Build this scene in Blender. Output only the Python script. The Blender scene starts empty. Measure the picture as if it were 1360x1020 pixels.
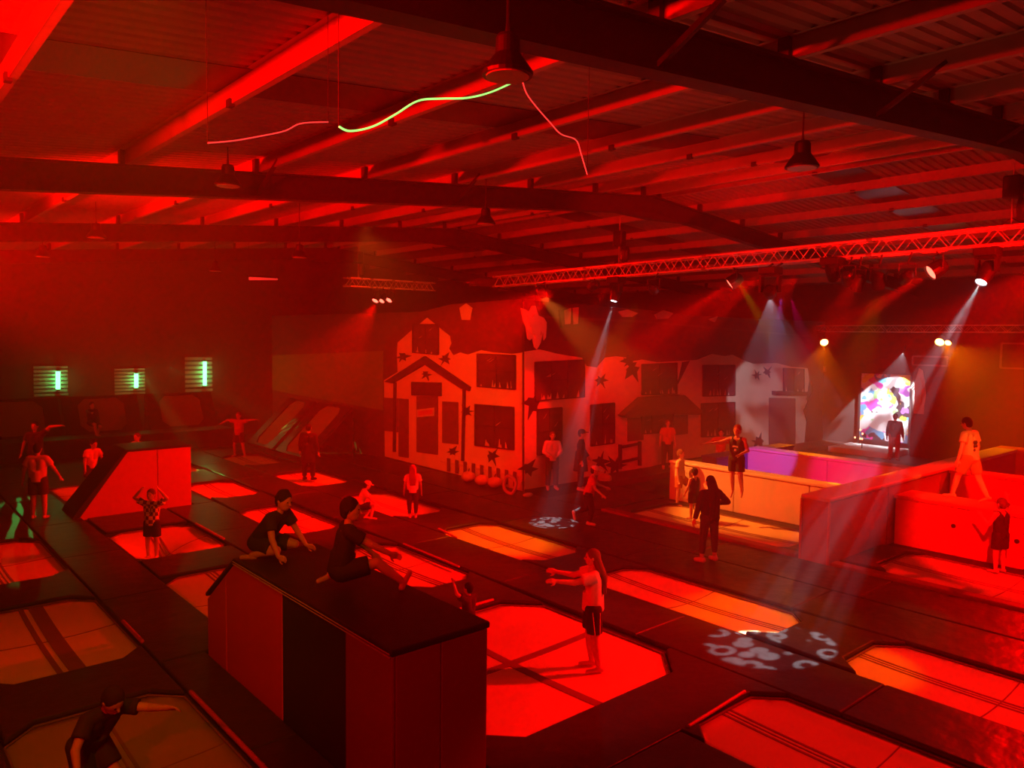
import bpy, bmesh, math, random
from mathutils import Vector, Matrix, noise
random.seed(7)
C = bpy.context.scene.collection
S = bpy.context.scene
PI = math.pi
V = Vector

# ------------------------------------------------------------------ camera
F_PX, CX, CY, CAM_H = 1028.6, 680.0, 510.0, 4.3
_pt, _az, _ro = 0.0619, 0.7140, 0.0117
FW = V((math.sin(_az)*math.cos(_pt), math.cos(_az)*math.cos(_pt), -math.sin(_pt)))
_r0 = V((math.cos(_az), -math.sin(_az), 0)); _u0 = _r0.cross(FW)
RT = _r0*math.cos(_ro) + _u0*math.sin(_ro)
UP = _u0*math.cos(_ro) - _r0*math.sin(_ro)
EYE = V((0, 0, CAM_H))
cam = bpy.data.cameras.new('camera'); cam_o = bpy.data.objects.new('camera', cam); C.objects.link(cam_o)
cam.sensor_width = 36; cam.lens = 36*F_PX/1360; cam.clip_start = .05; cam.clip_end = 200
m = Matrix((RT, UP, -FW)).transposed().to_4x4(); m.translation = EYE
cam_o.matrix_world = m
S.camera = cam_o
def ray(u, v): return FW*F_PX + RT*(u-CX) - UP*(v-CY)
def atz(u, v, z=0.0):
    d = ray(u, v); return EYE + d*((z-CAM_H)/d.z)
def atx(u, v, x):
    d = ray(u, v); return EYE + d*(x/d.x)
def aty(u, v, y):
    d = ray(u, v); return EYE + d*(y/d.y)

# ------------------------------------------------------------------ world, exposure
w = bpy.data.worlds.new('world'); S.world = w; w.use_nodes = True
w.node_tree.nodes['Background'].inputs[0].default_value = (0.02, 0.0, 0.0, 1)
w.node_tree.nodes['Background'].inputs[1].default_value = 0.05
S.view_settings.view_transform = 'Standard'; S.view_settings.look = 'None'
S.view_settings.exposure = 0.0; S.view_settings.gamma = 1.0; S.view_settings.use_curve_mapping = False
S.cycles.volume_bounces = 0; S.cycles.max_bounces = 4; S.cycles.diffuse_bounces = 2; S.cycles.glossy_bounces = 2
S.cycles.sample_clamp_indirect = 3.0; S.cycles.adaptive_threshold = .02

# ------------------------------------------------------------------ lights
RED = (1, 0.0, 0.0); AMBER = (1, .20, .0); WHITE = (.80, .88, 1.0); GREEN = (.05, 1, .15)
HAZE_DENSITY = 0.016
def light(kind, name, loc, power, col, aim=None, size=.1, cone=40, blend=.5):
    l = bpy.data.lights.new(name, kind); l.energy = power; l.color = col
    o = bpy.data.objects.new(name, l); C.objects.link(o); o.location = loc
    l.shadow_soft_size = size
    if kind == 'SPOT': l.spot_size = math.radians(cone); l.spot_blend = blend
    if aim is not None: o.rotation_euler = (V(aim)-V(loc)).to_track_quat('-Z', 'Y').to_euler()
    return o
def gobo(o, kind, scale=6.0, rot=0.0, strength=1.0):
    """break a spot's light up with a procedural glass pattern, as a gobo wheel does"""
    l = o.data; l.use_nodes = True; nt = l.node_tree; n = nt.nodes; k = nt.links
    em = n['Emission']; tc = n.new('ShaderNodeTexCoord'); sp = n.new('ShaderNodeSeparateXYZ')
    k.new(tc.outputs['Normal'], sp.inputs[0])
    dx = n.new('ShaderNodeMath'); dx.operation = 'DIVIDE'; dy = n.new('ShaderNodeMath'); dy.operation = 'DIVIDE'
    k.new(sp.outputs[0], dx.inputs[0]); k.new(sp.outputs[2], dx.inputs[1])
    k.new(sp.outputs[1], dy.inputs[0]); k.new(sp.outputs[2], dy.inputs[1])
    cb = n.new('ShaderNodeCombineXYZ'); k.new(dx.outputs[0], cb.inputs[0]); k.new(dy.outputs[0], cb.inputs[1])
    mp = n.new('ShaderNodeMapping'); mp.inputs['Scale'].default_value = (scale, scale, 1)
    mp.inputs['Rotation'].default_value = (0, 0, rot); k.new(cb.outputs[0], mp.inputs[0])
    ramp = n.new('ShaderNodeValToRGB'); e = ramp.color_ramp.elements
    if kind == 'swirl':
        vo = n.new('ShaderNodeTexVoronoi'); vo.inputs['Scale'].default_value = 1.0
        k.new(mp.outputs[0], vo.inputs['Vector'])
        e[0].position = .22; e[0].color = (.03, .03, .03, 1); e[1].position = .30; e[1].color = (1, 1, 1, 1)
        e2 = e.new(.46); e2.color = (1, 1, 1, 1); e3 = e.new(.52); e3.color = (.03, .03, .03, 1)
        k.new(vo.outputs['Distance'], ramp.inputs[0])
    elif kind == 'streak':
        wv = n.new('ShaderNodeTexWave'); wv.inputs['Scale'].default_value = 1.0; wv.inputs['Distortion'].default_value = 6
        wv.inputs['Detail'].default_value = 3
        k.new(mp.outputs[0], wv.inputs['Vector']); e[0].position = .62; e[0].color = (0, 0, 0, 1); e[1].position = .8
        k.new(wv.outputs['Fac'], ramp.inputs[0])
    else:
        no = n.new('ShaderNodeTexNoise'); no.inputs['Scale'].default_value = 1.0; no.inputs['Detail'].default_value = 1
        k.new(mp.outputs[0], no.inputs['Vector']); e[0].position = .40; e[0].color = (.15, .15, .15, 1); e[1].position = .56
        k.new(no.outputs['Fac'], ramp.inputs[0])
    k.new(ramp.outputs[0], em.inputs['Strength'])

TX = 13.9                                            # the long lighting truss runs along Y at this X
LAMP = {}                                            # lamp heads on the truss: pixel of the lens -> world place
def lamp_at(key, u, v, x=TX): LAMP[key] = atx(u, v, x); return LAMP[key]
AIM_A, AIM_B = (8.8, 14.6, 0), (7.8, 11.4, 0)
LK = [
 # red wash lamps on the truss
 ('SPOT','wash', lamp_at('par_a', 965, 380), 9000, RED, AIM_A, .05, 17, .5),
 ('SPOT','wash', lamp_at('par_b', 1231, 365), 9000, RED, AIM_B, .05, 17, .5),
 ('SPOT','wash', (13.6, 12.3, 5.5), 2300, RED, atx(684, 565, 14.3), .05, 26, .6),
 ('SPOT','wash', (13.7, 7.6, 5.5), 2500, RED, aty(850, 565, 15.9), .05, 38, .6),
 # a red lamp above the near end of the truss for the big bed, and its neighbours
 ('SPOT','wash', (13.6, 3.2, 5.6), 7600, RED, (6.9, 7.7, 0), .05, 34, .5),
 ('SPOT','wash', (13.7, 8.4, 5.5), 4200, RED, (7.9, 14.6, 0), .08, 44, .6),
 ('SPOT','wash', (13.7, 14.2, 5.5), 8500, RED, (6.6, 18.2, 0), .08, 56, .6),
 ('SPOT','wash', (13.8, 1.2, 5.6), 2300, RED, (9.6, 3.6, 0), .08, 50, .6),
 ('SPOT','wash', (13.7, 6.4, 5.5), 2200, RED, (10.5, 7.9, 0), .08, 32, .6),
 # red spots added at both ends to brighten the truss, no fixtures
 ('SPOT','wash', (13.2, 17.4, 5.75), 1500, RED, (13.95, 8.0, 5.85), .05, 24, .6),
 ('SPOT','wash', (12.0, .8, 5.3), 6500, RED, (13.95, 7.0, 5.9), .05, 36, .6),
 # red lamps out of sight on the left wall
 ('SPOT','wash', (-1.9, 6.0, 5.98), 4800, RED, (6, 7.0, 6.9), .1, 92, .7),
 ('SPOT','wash', (-1.9, 3.7, 6.0), 1500, RED, (7, 2.2, 7.0), .1, 80, .7),
 ('SPOT','wash', (.35, 14.5, 5.35), 5600, RED, (8, 15.5, 5.7), .1, 100, .8),
 ('SPOT','wash', (-1.0, 23, 5.2), 3600, RED, (8, 24, 5.6), .1, 104, .8),
 ('SPOT','wash', (-1.9, 1.5, 5.2), 1050, RED, (4.0, 7.6, .8), .1, 42, .6),  # added unseen red spot that brightens the near block's sides
 # far truss
 ('SPOT','wash', (12.0, 20.0, 5.2), 4000, RED, (8.5, 21.5, 0), .06, 60, .6),
 # stage side
 ('SPOT','wash', (23.5, 5.0, 5.2), 5000, RED, (17.5, 4.6, .6), .08, 75, .6),
 ('SPOT','wash', (9.6, 2.2, 5.4), 11000, RED, (17.2, 4.6, .75), .06, 27, .4),
 # amber lamps on the right hand truss
 ('SPOT','amber', atx(1095, 456, 29.2), 2200, AMBER, (24.5, 13.2, 0), .08, 60, .7),
 ('SPOT','amber', atx(1252, 456, 29.2), 3000, AMBER, (26.5, 5.5, 0), .08, 75, .7),
 ('SPOT','amber', (13.9, 15.0, 5.4), 4600, (1, .20, .02), (17.0, 10.4, .4), .06, 34, .6),
 # weak amber flood over the left beds and the house
 ('SPOT','amber', (1.0, 3.5, 6.4), 480, (1, .34, .0), (2.2, 12.5, 0), .2, 62, .8),
 ('SPOT','amber', (7.5, 13.0, 6.2), 1350, (1, .15, .01), (14.3, 20.5, 2.2), .2, 56, .8),
 ('SPOT','amber', (8.0, 4.0, 1.4), 95, (1, .22, .10), (9.5, 8.4, 7), .3, 150, .8),  # added amber uplight with no lamp there, tints the roof sheets
 ('SPOT','amber', (13.6, 6.0, 5.2), 900, (1, .26, .0), (11.0, 6.4, 0), .1, 30, .7),
 ('SPOT','amber', (13.8, 11.5, 5.2), 900, (1, .26, .0), (10.9, 12.6, 0), .1, 28, .7),
 ('SPOT','amber', (13.6, 2.4, 5.5), 420, (1, .45, .05), (17.5, 5.75, 1.7), .05, 14, .6),  # added amber spot that warms the walking man, no fixture
 ('SPOT','amber', (13.6, 3.8, 5.2), 380, (1, .40, .0), (10.3, 4.6, 0), .1, 16, .7),
]
for a in LK: light(*a)
BEAMS = [
 (lamp_at('head_a', 814, 404), atz(736, 694), 9000, WHITE, 12, 'swirl'),
 (lamp_at('head_b', 1023, 394), aty(1035, 545, 15.9), 5200, (.72, .80, 1), 16, 'noise'),
 (lamp_at('head_c', 1300, 380), atz(1030, 855), 9500, WHITE, 13.5, 'swirl'),
]
for loc, aim, pw, col, cone, kind in BEAMS:
    gobo(light('SPOT', 'beam', loc, pw, col, aim, .02, cone, .15), kind, 22 if kind == 'swirl' else 14)
o = light('SPOT', 'beam', atx(1200, 468, 29.2), 2600, (.85, .9, 1), atx(1178, 548, 30.9), .02, 46, .1); gobo(o, 'noise', 5)
o = light('SPOT', 'beam', (13.98, 8.1, 5.1), 2400, (.55, .12, 1), (20.0, 11.9, .9), .02, 13, .4)
o = light('SPOT', 'beam', (14.0, 7.9, 5.1), 2200, (1, .0, .20), (20.0, 9.6, .8), .02, 16, .6)
o = light('SPOT', 'beam', (13.8, 9.0, 5.5), 2600, (1, .55, .0), (17.8, 8.2, 1.1), .02, 15, .6)
o = light('SPOT', 'beam', (26, 1.0, 5.5), 3000, (.7, .8, 1), (24.5, 6.0, 0), .02, 12, .3)
# green spots added to imitate streaky tube reflections on the glossy pads
for loc, aim, pw, cone in (((8.5, 31.6, 3.0), atz(276, 624), 4200, 6.5), ((9.5, 31.4, 3.0), (12.6, 27.4, .8), 2600, 9), ((4.6, 31.4, 3.0), atz(35, 690), 110, 10)):
    gobo(light('SPOT', 'green_streak', loc, pw, GREEN, aim, .01, cone, .2), 'streak', 9)

# ------------------------------------------------------------------ materials
MATS = {}
def mat(name, col, rough=.6, metal=0.0, emit=None, es=1.0, var=0.0, vscale=8.0, bump=0.0, bscale=30.0, coat=0.0, stretch=None):
    if name in MATS: return MATS[name]
    mt = bpy.data.materials.new(name); mt.use_nodes = True; nt = mt.node_tree; n = nt.nodes; k = nt.links
    b = n['Principled BSDF']; b.inputs['Base Color'].default_value = (*col, 1); b.inputs['Roughness'].default_value = rough
    b.inputs['Metallic'].default_value = metal; b.inputs['Coat Weight'].default_value = coat
    tc = n.new('ShaderNodeTexCoord'); src = tc.outputs['Object']
    if stretch:
        mp = n.new('ShaderNodeMapping'); mp.inputs['Scale'].default_value = stretch; k.new(src, mp.inputs[0]); src = mp.outputs[0]
    if var:
        no = n.new('ShaderNodeTexNoise'); no.inputs['Scale'].default_value = vscale; no.inputs['Detail'].default_value = 4
        k.new(src, no.inputs['Vector']); mx = n.new('ShaderNodeMix'); mx.data_type = 'RGBA'
        mx.inputs[6].default_value = (*[c*(1-var) for c in col], 1); mx.inputs[7].default_value = (*[min(1, c*(1+var)) for c in col], 1)
        k.new(no.outputs['Fac'], mx.inputs[0]); k.new(mx.outputs[2], b.inputs['Base Color'])
    if bump:
        nb = n.new('ShaderNodeTexNoise'); nb.inputs['Scale'].default_value = bscale; nb.inputs['Detail'].default_value = 5
        k.new(src, nb.inputs['Vector']); bp = n.new('ShaderNodeBump'); bp.inputs['Strength'].default_value = bump
        bp.inputs['Distance'].default_value = .05
        k.new(nb.outputs['Fac'], bp.inputs['Height']); k.new(bp.outputs['Normal'], b.inputs['Normal'])
    if emit:
        b.inputs['Emission Color'].default_value = (*emit, 1); b.inputs['Emission Strength'].default_value = es
    MATS[name] = mt; return mt
vinyl = mat('black vinyl', (.04, .037, .035), .36, bump=.42, bscale=3.2, stretch=(1, 1.3, 1), var=.2)
vinyl_smooth = mat('black vinyl flat', (.03, .028, .028), .42, bump=.1, bscale=4)
vinyl.node_tree.nodes['Principled BSDF'].inputs['Specular IOR Level'].default_value = .28
rubber = mat('black rubber floor', (.03, .028, .026), .7, var=.3)
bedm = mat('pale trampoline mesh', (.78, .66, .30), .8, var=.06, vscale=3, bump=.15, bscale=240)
bedm_dark = mat('darker trampoline mesh', (.34, .25, .12), .8, var=.1, vscale=3, bump=.15, bscale=240)  # darker copy of the pale mesh, for one near bed and the wall beds
webm = mat('dark seam webbing', (.22, .12, .06), .8, var=.2, vscale=60)
steel = mat('grey steel', (.40, .38, .36), .5, .3, var=.1)
darksteel = mat('dark painted steel', (.055, .05, .048), .6, var=.2)
galv = mat('galvanised purlin', (.52, .50, .42), .55, .15, var=.15, vscale=3)
sheet = mat('corrugated roof sheet', (.42, .33, .27), .6, .1, var=.2, vscale=1.5)
skyl = mat('dirty roof light sheet', (.04, .03, .03), .35, var=.3, vscale=2)
alu = mat('truss aluminium', (.85, .83, .80), .4, .2)
blackp = mat('black lamp plastic', (.02, .02, .02), .4)
pan_red = mat('red vinyl', (.62, .05, .04), .45, bump=.04, bscale=4)
pan_plum = mat('plum vinyl', (.42, .06, .12), .45, bump=.04, bscale=4)
pan_dred = mat('maroon vinyl', (.28, .02, .02), .45, bump=.04, bscale=4)
pan_green = mat('dark green vinyl', (.03, .05, .02), .45, bump=.04, bscale=4)
pan_pale = mat('pale vinyl', (.72, .66, .58), .5, bump=.05, bscale=4)
pan_bluelit = mat('blue lit vinyl', (.10, .12, .55), .5)  # blue light on the low wall put into the vinyl colour
wallm = mat('black painted wall', (.10, .08, .07), .85, var=.25, vscale=1.2)
wallg = mat('grey green wall sheet', (.16, .28, .06), .8, var=.2, vscale=.8)

# ------------------------------------------------------------------ helpers
def tag(o, label=None, cat=None, group=None, kind=None):
    if label: o['label'] = label
    if cat: o['category'] = cat
    if group: o['group'] = group
    if kind: o['kind'] = kind
    return o
def thing(name, label, cat, loc=(0, 0, 0), group=None, rz=0.0):
    o = bpy.data.objects.new(name, None); C.objects.link(o); o.location = loc; o.rotation_euler = (0, 0, rz)
    o.empty_display_size = .1
    return tag(o, label, cat, group)
class MB:
    """collects shapes and links them as one mesh object"""
    def __init__(s): s.bm = bmesh.new()
    def quadstrip(s, rings, close=True, caps=True):
        R = [[s.bm.verts.new(p) for p in r] for r in rings]
        n = len(R[0])
        for a, b in zip(R, R[1:]):
            for i in range(n if close else n-1):
                j = (i+1) % n
                s.bm.faces.new((a[i], a[j], b[j], b[i]))
        if caps and close:
            s.bm.faces.new(list(reversed(R[0]))); s.bm.faces.new(R[-1])
        return s
    def box(s, x0, y0, z0, x1, y1, z1):
        return s.quadstrip([[(x0, y0, z0), (x1, y0, z0), (x1, y1, z0), (x0, y1, z0)], [(x0, y0, z1), (x1, y0, z1), (x1, y1, z1), (x0, y1, z1)]])
    def prism(s, pts, vec):
        vec = V(vec); a = [V(p) for p in pts]
        return s.quadstrip([a, [p+vec for p in a]])
    def tube(s, pts, r, seg=8, caps=True):
        pts = [V(p) for p in pts]; rings = []
        rr = r if isinstance(r, (list, tuple)) else [r]*len(pts)
        t0 = (pts[1]-pts[0]).normalized(); ref = V((0, 0, 1)) if abs(t0.z) < .9 else V((1, 0, 0))
        nx = t0.cross(ref).normalized()
        for i, p in enumerate(pts):
            t = (pts[min(i+1, len(pts)-1)]-pts[max(i-1, 0)]).normalized()
            nx = (nx-t*nx.dot(t)).normalized(); ny = t.cross(nx)
            rings.append([p+(nx*math.cos(2*PI*j/seg)+ny*math.sin(2*PI*j/seg))*rr[i] for j in range(seg)])
        return s.quadstrip(rings, True, caps)
    def bar(s, a, b, w, h=None):
        a = V(a); b = V(b); h = h or w; t = (b-a).normalized(); ref = V((0, 0, 1)) if abs(t.z) < .95 else V((1, 0, 0))
        x = t.cross(ref).normalized()*w/2; y = t.cross(x).normalized()*h/2
        return s.quadstrip([[q-x-y, q+x-y, q+x+y, q-x+y] for q in (a, b)])
    def lathe(s, prof, base=(0, 0, 0), axis=(0, 0, 1), seg=20):
        base = V(base); q = V((0, 0, 1)).rotation_difference(V(axis))
        return s.quadstrip([[base+q @ V((r*math.cos(2*PI*j/seg), r*math.sin(2*PI*j/seg), z)) for j in range(seg)] for r, z in prof])
    def rcone(s, a, r1, b, r2, seg=14):
        """a limb: two spheres joined by a tapering tube"""
        a = V(a); b = V(b); d = b-a; L = d.length
        if L < 1e-5: d = V((0, 0, 1)); L = 1e-5
        q = V((0, 0, 1)).rotation_difference(d.normalized()); prof = []
        for i in range(5): t = -PI/2+PI/2*(i+.35)/4.7; prof.append((r1*math.cos(t), r1*math.sin(t)))
        for i in range(5): t = PI/2*(i+.35)/4.7; prof.append((r2*math.cos(t), L+r2*math.sin(t)))
        return s.quadstrip([[a+q @ V((r*math.cos(2*PI*j/seg), r*math.sin(2*PI*j/seg), z)) for j in range(seg)] for r, z in prof])
    def ell(s, c, rad, q=None, seg=16, rings=10):
        c = V(c); R = []
        for i in range(rings):
            t = -PI/2+PI*(i+.5)/rings
            R.append([V((rad[0]*math.cos(t)*math.cos(2*PI*j/seg), rad[1]*math.cos(t)*math.sin(2*PI*j/seg), rad[2]*math.sin(t))) for j in range(seg)])
        return s.quadstrip([[c+(q @ p if q else p) for p in r] for r in R])
    def build(s, name, material, parent=None, smooth=False, bevel=0.0, bseg=2, loc=None, local=False):
        if parent and not local:                      # shapes are given in world places
            off = V((0, 0, 0)); q = parent
            while q: off += q.location; q = q.parent
            bmesh.ops.translate(s.bm, verts=s.bm.verts, vec=-off)
        bmesh.ops.recalc_face_normals(s.bm, faces=s.bm.faces)
        me = bpy.data.meshes.new(name); s.bm.to_mesh(me); s.bm.free()
        for mm in (material if isinstance(material, (list, tuple)) else [material]): me.materials.append(mm)
        o = bpy.data.objects.new(name, me); C.objects.link(o)
        if smooth:
            for p in me.polygons: p.use_smooth = True
        if bevel:
            b = o.modifiers.new('bevel', 'BEVEL'); b.width = bevel; b.segments = bseg; b.limit_method = 'ANGLE'
        if parent: o.parent = parent
        if loc: o.location = loc
        return o
def struct(o): o['kind'] = 'structure'; return o
def copy_tree(o, parent=None):
    c = o.copy(); C.objects.link(c); c.parent = parent
    for ch in list(o.children): copy_tree(ch, c)
    return c

# ------------------------------------------------------------------ the hall shell
XL, XR, YB, YF, RIDGE, ZR, SL = -2.2, 31.0, 32.6, -3.5, 15.2, 7.35, .088
HX, HY = 14.3, 15.9                                  # corner of the painted house block
def zraf(x): return ZR - SL*abs(x-RIDGE)             # underside of a rafter
RH, PH = .42, .22                                    # rafter depth, purlin depth
# beds: x0, x1, y0, y1, chamfer (low-lying wells in the padded deck)
BEDS = {}
def bed(key, x0, x1, y0, y1, ch=.32): BEDS[key] = (x0, x1, y0, y1, ch)
bed('A1', 1.15, 3.0, 6.4, 9.72); bed('A2', 1.15, 3.0, 10.9, 14.05); bed('A3', 1.15, 3.0, 15.4, 18.65)
bed('B2', 4.1, 5.85, 10.8, 14.15); bed('B3', 4.15, 5.87, 15.45, 18.05); bed('B4', 4.2, 5.9, 22.0, 24.4)
bed('Big', 4.95, 8.5, 6.0, 9.45, .5)
bed('C2', 7.2, 8.58, 10.72, 13.75); bed('C3', 7.1, 8.44, 15.4, 18.45); bed('C4', 7.2, 8.55, 20.0, 22.55); bed('C5', 7.2, 8.55, 24.4, 27.0)
bed('C0', 6.88, 8.6, 1.7, 5.03)
bed('D0', 9.85, 11.4, 1.3, 4.78); bed('D1', 9.95, 11.35, 5.85, 9.45); bed('D2', 9.8, 11.35, 10.68, 13.84); bed('D3', 9.8, 11.25, 15.3, 18.4)
bed('D4', 9.75, 11.25, 20.0, 22.6); bed('D5', 9.85, 11.2, 24.4, 27.0)
bed('E0', 8.95, 9.45, -1.2, 1.3, .15)
bed('R1', 14.45, 16.45, 8.2, 12.45, .3); bed('R0', 14.75, 16.6, 2.4, 6.5, .3)
BEDS.pop('E0')
WELL = -.55
xs = sorted({XL, XR, *[b[0] for b in BEDS.values()], *[b[1] for b in BEDS.values()]})
ys = sorted({YF, YB, *[b[2] for b in BEDS.values()], *[b[3] for b in BEDS.values()]})
TOPZ = -.065
bm = MB(); cell = {}
for i in range(len(xs)-1):
    for j in range(len(ys)-1):
        cx, cy = (xs[i]+xs[i+1])/2, (ys[j]+ys[j+1])/2
        cell[i, j] = WELL if any(b[0] < cx < b[1] and b[2] < cy < b[3] for b in BEDS.values()) else TOPZ
def q4(*p): bm.bm.faces.new([bm.bm.verts.new(v) for v in p])
for (i, j), z in cell.items():
    a, b, c, d = xs[i], xs[i+1], ys[j], ys[j+1]
    q4((a, c, z), (b, c, z), (b, d, z), (a, d, z))
    z2 = cell.get((i+1, j)); 
    if z2 is not None and z2 != z: q4((b, c, z), (b, c, z2), (b, d, z2), (b, d, z))
    z2 = cell.get((i, j+1))
    if z2 is not None and z2 != z: q4((a, d, z), (a, d, z2), (b, d, z2), (b, d, z))
bmesh.ops.remove_doubles(bm.bm, verts=bm.bm.verts, dist=1e-4)
struct(bm.build('floor', rubber))

def wall(name, x0, y0, x1, y1, z1, mt=wallm, z0=-.6): return struct(MB().box(x0, y0, z0, x1, y1, z1).build(name, mt))
wall('wall_left', XL-.2, YF, XL, YB, zraf(XL)+1.0)
wall('wall_back', XL, YB, XR, YB+.2, 8.4)
wall('wall_right', XR, YF, XR+.2, YB, zraf(XR)+1.0)
wall('wall_front', XL, YF-.2, XR, YF, 8.4)
# the house block that stands into the hall
HT = 4.95
wall('wall_house_side', HX, HY, HX+.2, YB, HT, wallm)
wall('wall_house_front', HX+.2, HY, XR, HY+.2, HT, wallm)
struct(MB().box(HX, HY, HT, XR, YB, HT+.1).build('wall_house_roof', wallm))
wall('wall_stage_return', 30.4, YF, XR, 12.1, 5.2, wallm)
# curb and pavement in front of the house
struct(MB().box(16.6, 14.9, TOPZ, XR, HY, .12).build('trim_1', mat('dark red brown kerb', (.10, .06, .05), .7, var=.2), bevel=.02))

# roof: corrugated sheets above the purlins, with one dirty roof-light strip in each bay
def roof(x0, x1, name):
    bm = MB(); n = 2
    y = YF; pitch = .19; rows = []
    while y < YB:
        for dy, dz in ((0, 0), (.10, 0), (.125, .032), (.165, .032)): rows.append((y+dy, dz))
        y += pitch
    a = [bm.bm.verts.new((x0, yy, zraf(x0)+RH+PH+dz)) for yy, dz in rows]
    b = [bm.bm.verts.new((x1, yy, zraf(x1)+RH+PH+dz)) for yy, dz in rows]
    for i in range(len(rows)-1): bm.bm.faces.new((a[i], a[i+1], b[i+1], b[i]))
    return struct(bm.build(name, sheet))
roof(XL, RIDGE, 'ceiling_left'); roof(RIDGE, XR, 'ceiling_right')
FR = [-3.0, 4.2, 12.36, 20.56, 28.7]                 # portal frames
for y in FR:
    bm = MB()
    for xa, xb in ((XL, RIDGE), (RIDGE, XR)):
        za, zb = zraf(xa), zraf(xb)
        # I section: two flanges and a web
        for lo, hi, hw in ((0, .03, .11), (.03, RH-.03, .012), (RH-.03, RH, .11)):
            bm.quadstrip([[(x, y-hw, z+lo), (x, y+hw, z+lo), (x, y+hw, z+hi), (x, y-hw, z+hi)] for x, z in ((xa, za), (xb, zb))])
        # haunch towards the ridge
    bm.prism([(RIDGE-1.3, y-.10, zraf(RIDGE-1.3)), (RIDGE, y-.10, ZR-.16), (RIDGE+1.3, y-.10, zraf(RIDGE+1.3)), (RIDGE, y-.10, ZR+.02)], (0, .2, 0))
    struct(bm.build('roof_beam', darksteel))
PX = [-.8, 1.2, 3.2, 5.2, 7.2, 9.2, 11.2, 13.2, 14.9, 15.5, 17.2, 19.2, 21.2, 23.2, 25.2, 27.2, 29.2]
for x in PX:
    z = zraf(x)+RH; s_ = 1 if x < RIDGE else -1
    bm = MB()
    bm.box(x-.004, YF, z, x+.004, YB, z+PH)          # web
    bm.box(x if s_ > 0 else x-.07, YF, z, x+.07 if s_ > 0 else x, YB, z+.008)
    bm.box(x-.07 if s_ > 0 else x, YF, z+PH-.008, x if s_ > 0 else x+.07, YB, z+PH)
    struct(bm.build('roof_purlin', galv))
bm = MB()                                            # purlin cleats and bridging bars
for x in PX:
    z = zraf(x)+RH
    for y in FR: bm.box(x-.07, y-.06, z-.005, x-.006, y+.06, z+PH*.95)
    for y in (8.3, 16.4, 24.5): bm.box(x-.03, y-.05, z-.03, x+.03, y+.05, z+.05)
struct(bm.build('roof_beam_cleat', darksteel))
for y0 in (7.7, 15.8, 23.9):
    bm = MB()
    for xa, xb in ((XL, RIDGE), (RIDGE, XR)):
        bm.quadstrip([[(x, y0, z-.012), (x, y0+1.0, z-.012), (x, y0+1.0, z-.004), (x, y0, z-.004)] for x, z in ((xa, zraf(xa)+RH+PH), (xb, zraf(xb)+RH+PH))])
    struct(bm.build('ceiling_rooflight', skyl))
# fly braces from rafter to purlin
bm = MB()
for x, y in ((5.2, 4.2), (9.2, 4.2), (13.2, 4.2), (9.2, 12.36), (5.2, 12.36)):
    bm.bar((x, y, zraf(x)+.08), (x+.02, y-.75, zraf(x)+RH+.1), .05)
struct(bm.build('roof_beam_brace', darksteel))

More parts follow.
